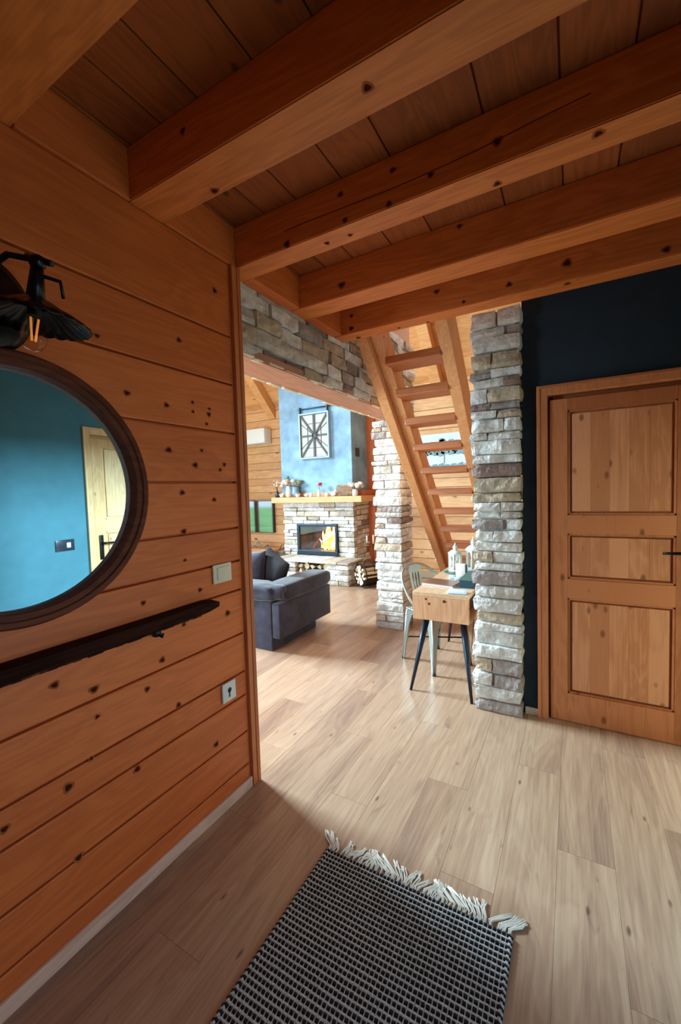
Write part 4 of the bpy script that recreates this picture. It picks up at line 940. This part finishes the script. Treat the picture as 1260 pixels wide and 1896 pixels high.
apron((-e_, e_, zt), (e_, e_, zt), (0, 1, 0)); apron((-e_, -e_, zt), (e_, -e_, zt), (0, -1, 0)); apron((e_, -e_, zt), (e_, e_, zt), (1, 0, 0)); apron((-e_, -e_, zt), (-e_, e_, zt), (-1, 0, 0))
mb.build('apron', 'galv', ch)
pts = []
for k in range(25):
    t = k/24; a = math.pi*t; xx = -math.cos(a); hh = math.sin(a)**.55
    pts.append((xx*(.172+.055*hh), -.03-.24*hh-.015*math.sin(a), sz-.01+.345*hh))
mb = MB(); mb.tube(pts, .0115, 10); mb.build('back_hoop', 'galv', ch)
mb = MB(); n = 10
for k in range(n):
    t0, t1 = k/n, (k+1)/n
    def S(t, s_): return Vector((s_*(.052+.012*t), -g-.0-.105*t-.02*math.sin(t*3), sz+.33*t))
    a, b, c_, d_ = S(t0, -1), S(t0, 1), S(t1, 1), S(t1, -1); o_ = Vector((0, -.004, 0)); mb.hexa([a, b, b+o_, a+o_, d_, c_, c_+o_, d_+o_])
for s_ in (-.5, 0, .5): mb.tube([S(.25, s_)+Vector((0, .001, 0)), S(.8, s_)+Vector((0, .001, 0))], .004, 6)
mb.build('splat', 'galv', ch)
mb = MB(); mb.tube([(-.17, -.15, .20), (.17, .15, .21)], .006, 6); mb.tube([(.17, -.15, .20), (-.17, .15, .22)], .006, 6); mb.build('cross_brace', 'iron', ch)
ch.location = (-.995, 3.308, 0); ch.rotation_euler = (0, 0, math.atan2(-.831, -.556)*-1 if False else math.atan2(-.831, -.556))
# pale low stool farther back
root = empty('pale_stool', (-1.53, 4.62, 0), 'pale grey square metal stool standing behind the hoop-backed chair', 'stool')
mb = MB(); mb.rbox(-1.70, -1.365, 4.44, 4.80, .435, .452, .006); mb.build('seat', 'galv', root)
for a in (-1.68, -1.385):
    for b in (4.46, 4.78):
        mb = MB(); s1 = -1 if a < -1.5 else .3; s3 = -1 if b < 4.6 else 1; mb.tube([(a, b, .436), (a+s1*.03, b+s3*.03, 0)], [.022, .011], 8); mb.build('leg', 'galv', root)

# things on the desk
TZ = .7155
root = empty('white_lantern', (-.895, 3.60, TZ), 'white hexagonal candle lantern with pointed roof on the desk, left of the pair', 'lantern', 'white lanterns on the desk')
def lantern(root, x, y, z, r, h):
    n = 6; mb = MB(); mb.lathe((x, y, z), [(r*1.12, 0), (r*1.12, .012), (r, .02)], n); mb.build('base', 'lantern', root); mb = MB(); mb.lathe((x, y, z+h*.60), [(r, 0), (r*1.18, .006), (r*1.16, .014), (r*.75, h*.12), (r*.35, h*.16), (r*.30, h*.20), (r*.42, h*.23), (r*.30, h*.28), (r*.10, h*.34), (.003, h*.40)], n); 
    for k in range(n):
        a = 2*math.pi*k/n; u = Vector((0,0,1)).cross(Vector((1,0,0))).normalized()
        pass
    mb.build('roof', 'lantern', root)
    mb = MB(); ax = Vector((0,0,1)); a_ = Vector((1,0,0)); u = ax.cross(a_).normalized(); v = ax.cross(u)
    P = [Vector((x, y, 0))+u*r*math.cos(2*math.pi*k/n)*.97+v*r*math.sin(2*math.pi*k/n)*.97 for k in range(n)]
    for k in range(n):
        p, q = P[k], P[(k+1) % n]; e = (q-p); zt, zb = z+h*.60, z+.018; wv = .2
        mb.tube([p+Vector((0,0,zb)), p+Vector((0,0,zt))], .006, 6)
        inw = (Vector((x, y, 0))-(p+q)/2).normalized()*.003
        for (s0, s1_, za, zc) in ((0, wv, zb, zt), (1-wv, 1, zb, zt), (wv, 1-wv, zb, zb+.02)):
            a, b = p+e*s0, p+e*s1_; mb.prism([a+Vector((0,0,za)), b+Vector((0,0,za)), b+Vector((0,0,zc)), a+Vector((0,0,zc))], inw)
        arch = [p+e*wv+Vector((0,0,zt)), p+e*(1-wv)+Vector((0,0,zt))]+[p+e*(.5+(.5-wv)*math.cos(t))+Vector((0,0,zt-.035+.025*math.sin(t))) for t in [math.pi*j/8 for j in range(9)]]
        mb.prism(arch, inw)
    mb.build('pierced_walls', 'lantern', root)
    mb = MB(); mb.lathe((x, y, z+.02), [(r*.45, 0), (r*.45, h*.28), (.003, h*.285)], 16); mb.build('pillar_candle', 'candle', root)
lantern(root, -.895, 3.60, TZ, .055, .25)
root = empty('white_lantern', (-.752, 3.66, TZ), 'taller white lantern half hidden by the stone column', 'lantern', 'white lanterns on the desk'); lantern(root, -.752, 3.66, TZ, .062, .30)
mb = MB(); mb.lathe((-.885, 3.565, TZ-.0005), [(.10, 0), (.105, .004), (.09, .004)], 24); tag(mb.build('round_mat', 'box_green', origin=(-.885, 3.565, TZ)), 'thin dark round mat under the left white lantern', 'mat')
for o in [q for q in bpy.data.objects if q.name.startswith('white_lantern')]: o.location.z += .004
mb = MB(); mb.rbox(-.845, -.765, 3.40, 3.435, TZ, TZ+.105, .004); mb2 = mb
mb.box(-.766, -.757, 3.398, 3.436, TZ, TZ+.10, 1)
tag(mb.build('square_card_block', ['paper_white', 'box_teal'], origin=(-.80, 3.42, TZ)), 'upright white square block in front of the two lanterns', 'block')
for (x_, y_, lab) in ((-.845, 3.30, 'small pale candle tin left of its twin in front of the white block'), (-.79, 3.27, 'small pale blue tin nearest the dark green box')):
    mb = MB(); mb.rbox(x_-.024, x_+.024, y_-.024, y_+.024, TZ, TZ+.028, .006); tag(mb.build('small_tin', 'pale_blue', origin=(x_, y_, TZ)), lab, 'tin', 'small tins on the desk')
root = empty('laptop', (-.87, 3.08, TZ), 'closed brown laptop lying askew on the desk', 'laptop')
mb = MB(); c_ = Vector((-.872, 3.085, TZ+.006)); ux = Vector((math.cos(R(-8)), math.sin(R(-8)), 0)); uy = Vector((-ux.y, ux.x, 0))
mb.obox(c_, ux*.125, uy*.09, Vector((0,0,.006))); mb.build('base', 'laptop_edge', root, bevel=.003)
mb = MB(); mb.obox(c_+Vector((0,0,.0095)), ux*.124, uy*.089, Vector((0,0,.0035))); mb.build('lid', 'laptop_lid', root, bevel=.002)
mb = MB(); mb.rbox(-.765, -.635, 2.815, 2.905, TZ, TZ+.022, .010); tag(mb.build('white_case', 'pale_blue', origin=(-.70, 2.86, TZ)), 'flat pale rounded case at the near end of the desk', 'case')
root = empty('dark_box', (-.68, 3.2, TZ), 'dark box with green lid between laptop and stone column', 'box')
mb = MB(); mb.box(-.725, -.618, 3.02, 3.36, TZ, TZ+.055); mb.build('body', 'box_teal', root, bevel=.003)
mb = MB(); mb.box(-.728, -.616, 3.017, 3.363, TZ+.055, TZ+.064); mb.build('lid', 'box_green', root, bevel=.002)
mb = MB(); mb.tube([(-.62, 3.0, .50), (-.63, 2.96, .30), (-.585, 2.93, .16), (-.64, 2.90, .10), (-.60, 2.93, .02), (-.55, 3.05, .008)], .003, 6)
tag(mb.build('extension_cord', 'slot_dark', origin=(-.6, 2.95, 0)), 'thin dark power cord looping down behind the desk leg', 'cord')

# ------------------------------------------------------------------ hall things
# round mirror
root = empty('round_mirror', (-1.398, .575, 1.487), 'large round mirror in a deep brown wooden frame on the plank wall', 'mirror')
c_ = Vector((0, .575, 1.487)); mb = MB()
def ringprof(mb, prof, n=96):
    rings = []
    for r, xx in prof: rings.append([mb.bm.verts.new((xx, c_.y+r*math.cos(2*math.pi*i/n), c_.z+r*math.sin(2*math.pi*i/n))) for i in range(n)])
    for A, B in zip(rings, rings[1:]+rings[:1]):
        for i in range(n): mb.face([A[i], A[(i+1) % n], B[(i+1) % n], B[i]], 0, False)
ringprof(mb, [(.395, -1.399), (.392, -1.355), (.386, -1.350), (.372, -1.350), (.368, -1.356), (.352, -1.358), (.348, -1.362), (.345, -1.392), (.345, -1.399)])
o = mb.build('frame', 'walnut', root)
mb = MB(); mb.lathe((-1.3985, c_.y, c_.z), [(.347, 0), (.347, .006)], 96, axis=(1, 0, 0))
for f_ in mb.bm.faces: f_.smooth = False
mb.build('mirror_glass', 'mirror', root)
# live edge coat rack
root = empty('coat_rack', (-1.398, .5, .95), 'dark brown live-edge wooden coat rack board below the round mirror', 'coat rack')
mb = MB(); random.seed(2); n = 60; T, Bt = [], []
for k in range(n+1):
    y = -.55+(1.275+.55)*k/n; e = max(0, 1-((1.275-y)/.05))
    up = 1.003-.010*e; lo = .950-.004*math.sin(y*9)+.006*noise.noise(Vector((y*9, 0, 0)))+.008*e
    T.append((y, up)); Bt.append((y, lo))
for k in range(n):
    (ya, ua), (yb, ub) = T[k], T[k+1]; la, lb = Bt[k][1], Bt[k+1][1]
    fa, fb = la+.003, lb+.003
    q = [(-1.398, ya, la+.004), (-1.398, yb, lb+.004), (-1.346, yb, fb+.002), (-1.346, ya, fa+.002), (-1.398, ya, ua), (-1.398, yb, ub), (-1.342, yb, ub-.004), (-1.342, ya, ua-.004)]
    v = [mb.bm.verts.new(p) for p in q]
    for f_, mi in (((0,1,2,3), 1), ((4,7,6,5), 0), ((3,2,6,7), 0), ((0,4,5,1), 0)): mb.face([v[i] for i in f_], mi)
    if k == n-1: mb.face([v[1], v[5], v[6], v[2]], 0)
    if k == 0: mb.face([v[0], v[3], v[7], v[4]], 0)
bmesh.ops.remove_doubles(mb.bm, verts=mb.bm.verts[:], dist=.0001)
mb.build('board', ['shelf_bark', 'live_edge'], root)
mb = MB()   # ragged bark edge lying on the wall just under the board
for k in range(70):
    y = -.45+1.66*k/70; d_ = .012+.012*abs(noise.noise(Vector((y*14, 3, 0)))); mb.prism([(-1.398, y, .952), (-1.398, y+.026, .952), (-1.386, y+.026, .95), (-1.386, y, .95)], (0, 0, -d_))
mb.build('bark_edge', 'live_edge', root)
for hy in (.99, .25):
    mb = MB(); mb.rbox(-1.398, -1.372, hy-.014, hy+.014, .922, .948, .005); mb.tube([(-1.38, hy, .93), (-1.352, hy, .925), (-1.348, hy, .938)], .0045, 8)
    mb.build('hook', 'black_gloss', root)
# light switch and socket
root = empty('light_switch', (-1.398, 1.345, 1.095), 'cream light switch plate on the plank wall above the coat rack end', 'light switch')
mb = MB(); mb.rbox(-1.399, -1.389, 1.290, 1.402, 1.056, 1.142, .004); mb.build('plate', 'cream_plastic', root)
mb = MB(); mb.rbox(-1.390, -1.3855, 1.312, 1.382, 1.070, 1.128, .002); mb.build('rocker', 'cream_plastic', root)
root = empty('power_socket', (-1.398, 1.353, .54), 'white power socket low on the plank wall near the corner trim', 'socket')
mb = MB(); mb.rbox(-1.399, -1.389, 1.312, 1.396, .496, .585, .004); mb.build('plate', 'white_plastic', root)
mb = MB(); mb.lathe((-1.3888, 1.354, .548), [(.012, 0), (.012, .001)], 14, axis=(1, 0, 0)); mb.box(-1.3888, -1.3878, 1.349, 1.357, .515, .548); mb.build('plug_hole', 'slot_dark', root)
# switch on the right wall, seen in the mirror
root = empty('wall_switch', (RX-.005, 1.735, 1.085), 'dark switch plate on the blue wall, seen in the round mirror', 'light switch')
mb = MB(); mb.rbox(RX-.010, RX-.0005, 1.665, 1.805, 1.045, 1.135, .003); mb.build('plate', 'vase_dark', root)
mb = MB(); mb.rbox(RX-.014, RX-.009, 1.745, 1.775, 1.07, 1.11, .002); mb.build('button', 'pale_blue', root)
# wall sconce
root = empty('wall_sconce', (-1.398, .44, 2.0), 'black fluted wall lamp with bare filament bulb above the round mirror', 'wall lamp')
mb = MB(); mb.lathe((-1.399, .50, 2.0), [(.143, 0), (.143, .008), (.12, .018), (.03, .026)], 40, axis=(1, 0, 0)); mb.build('wall_plate', 'black_gloss', root)
SC = Vector((-1.20, .560, 1.935)); tilt = Vector((.10, .06, 1)).normalized()
mb = MB(); mb.tube([(-1.38, .50, 2.0), (-1.31, .51, 2.06), (-1.25, .53, 2.085), SC+tilt*.135], .008, 8); mb.ball(SC+tilt*.13, .020, 0, 2); mb.tube([SC+tilt*.13+Vector((-.03, -.01, .02)), SC+tilt*.13+Vector((.03, .02, -.004))], .008, 8)
mb.tube([SC+tilt*.12, SC+tilt*.03], [.014, .022], 14); mb.tube([SC+tilt*.10, SC+tilt*.10+Vector((.03, .04, -.01)), SC+tilt*.06+Vector((.03, .05, -.01))], .005, 6)
mb.build('arm', 'black_gloss', root)
mb = MB(); n = 72; u = tilt.cross(Vector((1,0,0))).normalized(); v = tilt.cross(u); rings = []
for r, h, fl in ((.020, .040, 0), (.045, .030, 0), (.060, .020, .2), (.095, .002, .7), (.128, -.018, 1), (.126, -.021, 1), (.093, -.002, .7), (.058, .016, .2), (.040, .024, 0)):
    rings.append([mb.bm.verts.new(SC+tilt*(h+fl*.003*math.cos(i*math.pi*2/n*24))+u*r*math.cos(2*math.pi*i/n)*(1+fl*.012*math.cos(i*math.pi*2/n*24))+v*r*math.sin(2*math.pi*i/n)*(1+fl*.012*math.cos(i*math.pi*2/n*24))) for i in range(n)])
for A, B in zip(rings, rings[1:]):
    for i in range(n): mb.face([A[i], A[(i+1) % n], B[(i+1) % n], B[i]], 0, True)
mb.build('shade', 'black_gloss', root)
mb = MB(); mb.lathe(SC-tilt*.095, [(.002, 0), (.018, .006), (.028, .022), (.030, .038), (.024, .062), (.014, .085), (.013, .10)], 24, axis=tilt); bl = mb.build('bulb', 'bulb_glass', root)
mb = MB()
for s_ in (-1, 1): mb.tube([SC-tilt*.068+u*.004*s_, SC-tilt*.01+u*.009*s_], .0028, 6)
mb.build('filament', 'filament', bl)
mb = MB(); mb.tube([SC-tilt*.005, SC+tilt*.045], .016, 14); mb.build('lamp_holder', 'iron', root)

# ------------------------------------------------------------------ rug
RX0, RX1, RY0, RY1 = -.862, -.172, .10, 1.336
root = empty('woven_rug', ((RX0+RX1)/2, .7, 0), 'grey and black dotted woven rug with cream fringe on the hall floor', 'rug')
mb = MB(); mb.box(RX0, RX1, RY0, RY1, .001, .006, 0)
random.seed(77); pitch = .0188; px = (RX1-RX0)/48; nr = int((RY1-RY0)/pitch)
for j in range(nr):
    yc = RY1-.006-j*pitch
    def wob(x, j=j): return .0016*noise.noise(Vector((x*5, j*.7, 0)))+.0009*noise.noise(Vector((x*22, j*3.1, 5)))
    # weft ridge
    npt = 56; prev = None
    for i in range(npt+1):
        xx = RX0+(RX1-RX0)*i/npt; yy = yc-.0115+wob(xx); hgt = .0115+.0018*noise.noise(Vector((xx*60, j*5.3, 0)))
        cur = [mb.bm.verts.new(p) for p in ((xx, yy-.0054, .005), (xx, yy-.003, hgt), (xx, yy+.003, hgt), (xx, yy+.0054, .005))]
        if prev:
            for a in range(3): mb.face([prev[a], cur[a], cur[a+1], prev[a+1]], 0, True)
        prev = cur
    for i in range(48):
        xx = RX0+(i+.5)*px; yy = yc+wob(xx)+.0005; w2 = px*.41*random.uniform(.85, 1.08); h2 = .0050*random.uniform(.85, 1.1); z = .0128*random.uniform(.92, 1.1)
        P = [(xx-w2, yy-h2, .005), (xx+w2, yy-h2, .005), (xx+w2, yy+h2, .005), (xx-w2, yy+h2, .005), (xx-w2*.7, yy-h2*.6, z), (xx+w2*.7, yy-h2*.6, z), (xx+w2*.7, yy+h2*.6, z), (xx-w2*.7, yy+h2*.6, z)]
        mb.hexa(P, 1)
    # bound edges
    for sx_, xx in ((-1, RX0), (1, RX1)):
        mb.tube([(xx-sx_*.006, yc+.004, .010), (xx+sx_*.004, yc-.002, .008), (xx+sx_*.002, yc-.008, .003)], .0042, 6, 1 if True else 0)
        mb.tube([(xx-sx_*.006, yc-.005, .010), (xx+sx_*.003, yc-.011, .008), (xx+sx_*.001, yc-.016, .003)], .0036, 6, 2)
for i in range(49):
    xx = RX0+i*px; mb.box(xx-.0009, xx+.0009, RY0, RY1-.001, .006, .0112, 2)
mb.build('weave', ['rug_grey', 'rug_black', 'rug_warp'], root)
mb = MB(); random.seed(13); i = 0; xx = RX0
while xx < RX1:
    lean = .05*math.sin(xx*23)+random.uniform(-.02, .02) - .012; tipx = xx+lean+(.03 if xx > RX1-.08 else 0); ln_ = random.uniform(.062, .088); k_ = random.randint(4, 6)
    for q in range(k_):
        bx_ = xx+random.uniform(-.004, .004); ex = tipx+random.uniform(-.009, .009); bend = random.uniform(-.012, .018)
        mb.tube([(bx_, RY1-.004, .006), (bx_+bend*.6, RY1+ln_*.3, .006), (bx_*.45+ex*.55+bend, RY1+ln_*.62, .007), (ex, RY1+ln_*random.uniform(.92, 1.06), .004)], .0019, 5)
    xx += random.uniform(.014, .023)
tag(mb.build('fringe', 'fringe', root), 'cream knotted fringe at the far end'); mb = MB()
for k in range(40):
    xx = RX0+(RX1-RX0)*k/39; mb.tube([(xx, RY0+.003, .005), (xx+random.uniform(-.02, .02), RY0-.07, .004)], .0018, 5)
tag(mb.build('fringe', 'fringe', root), 'cream fringe at the near end')
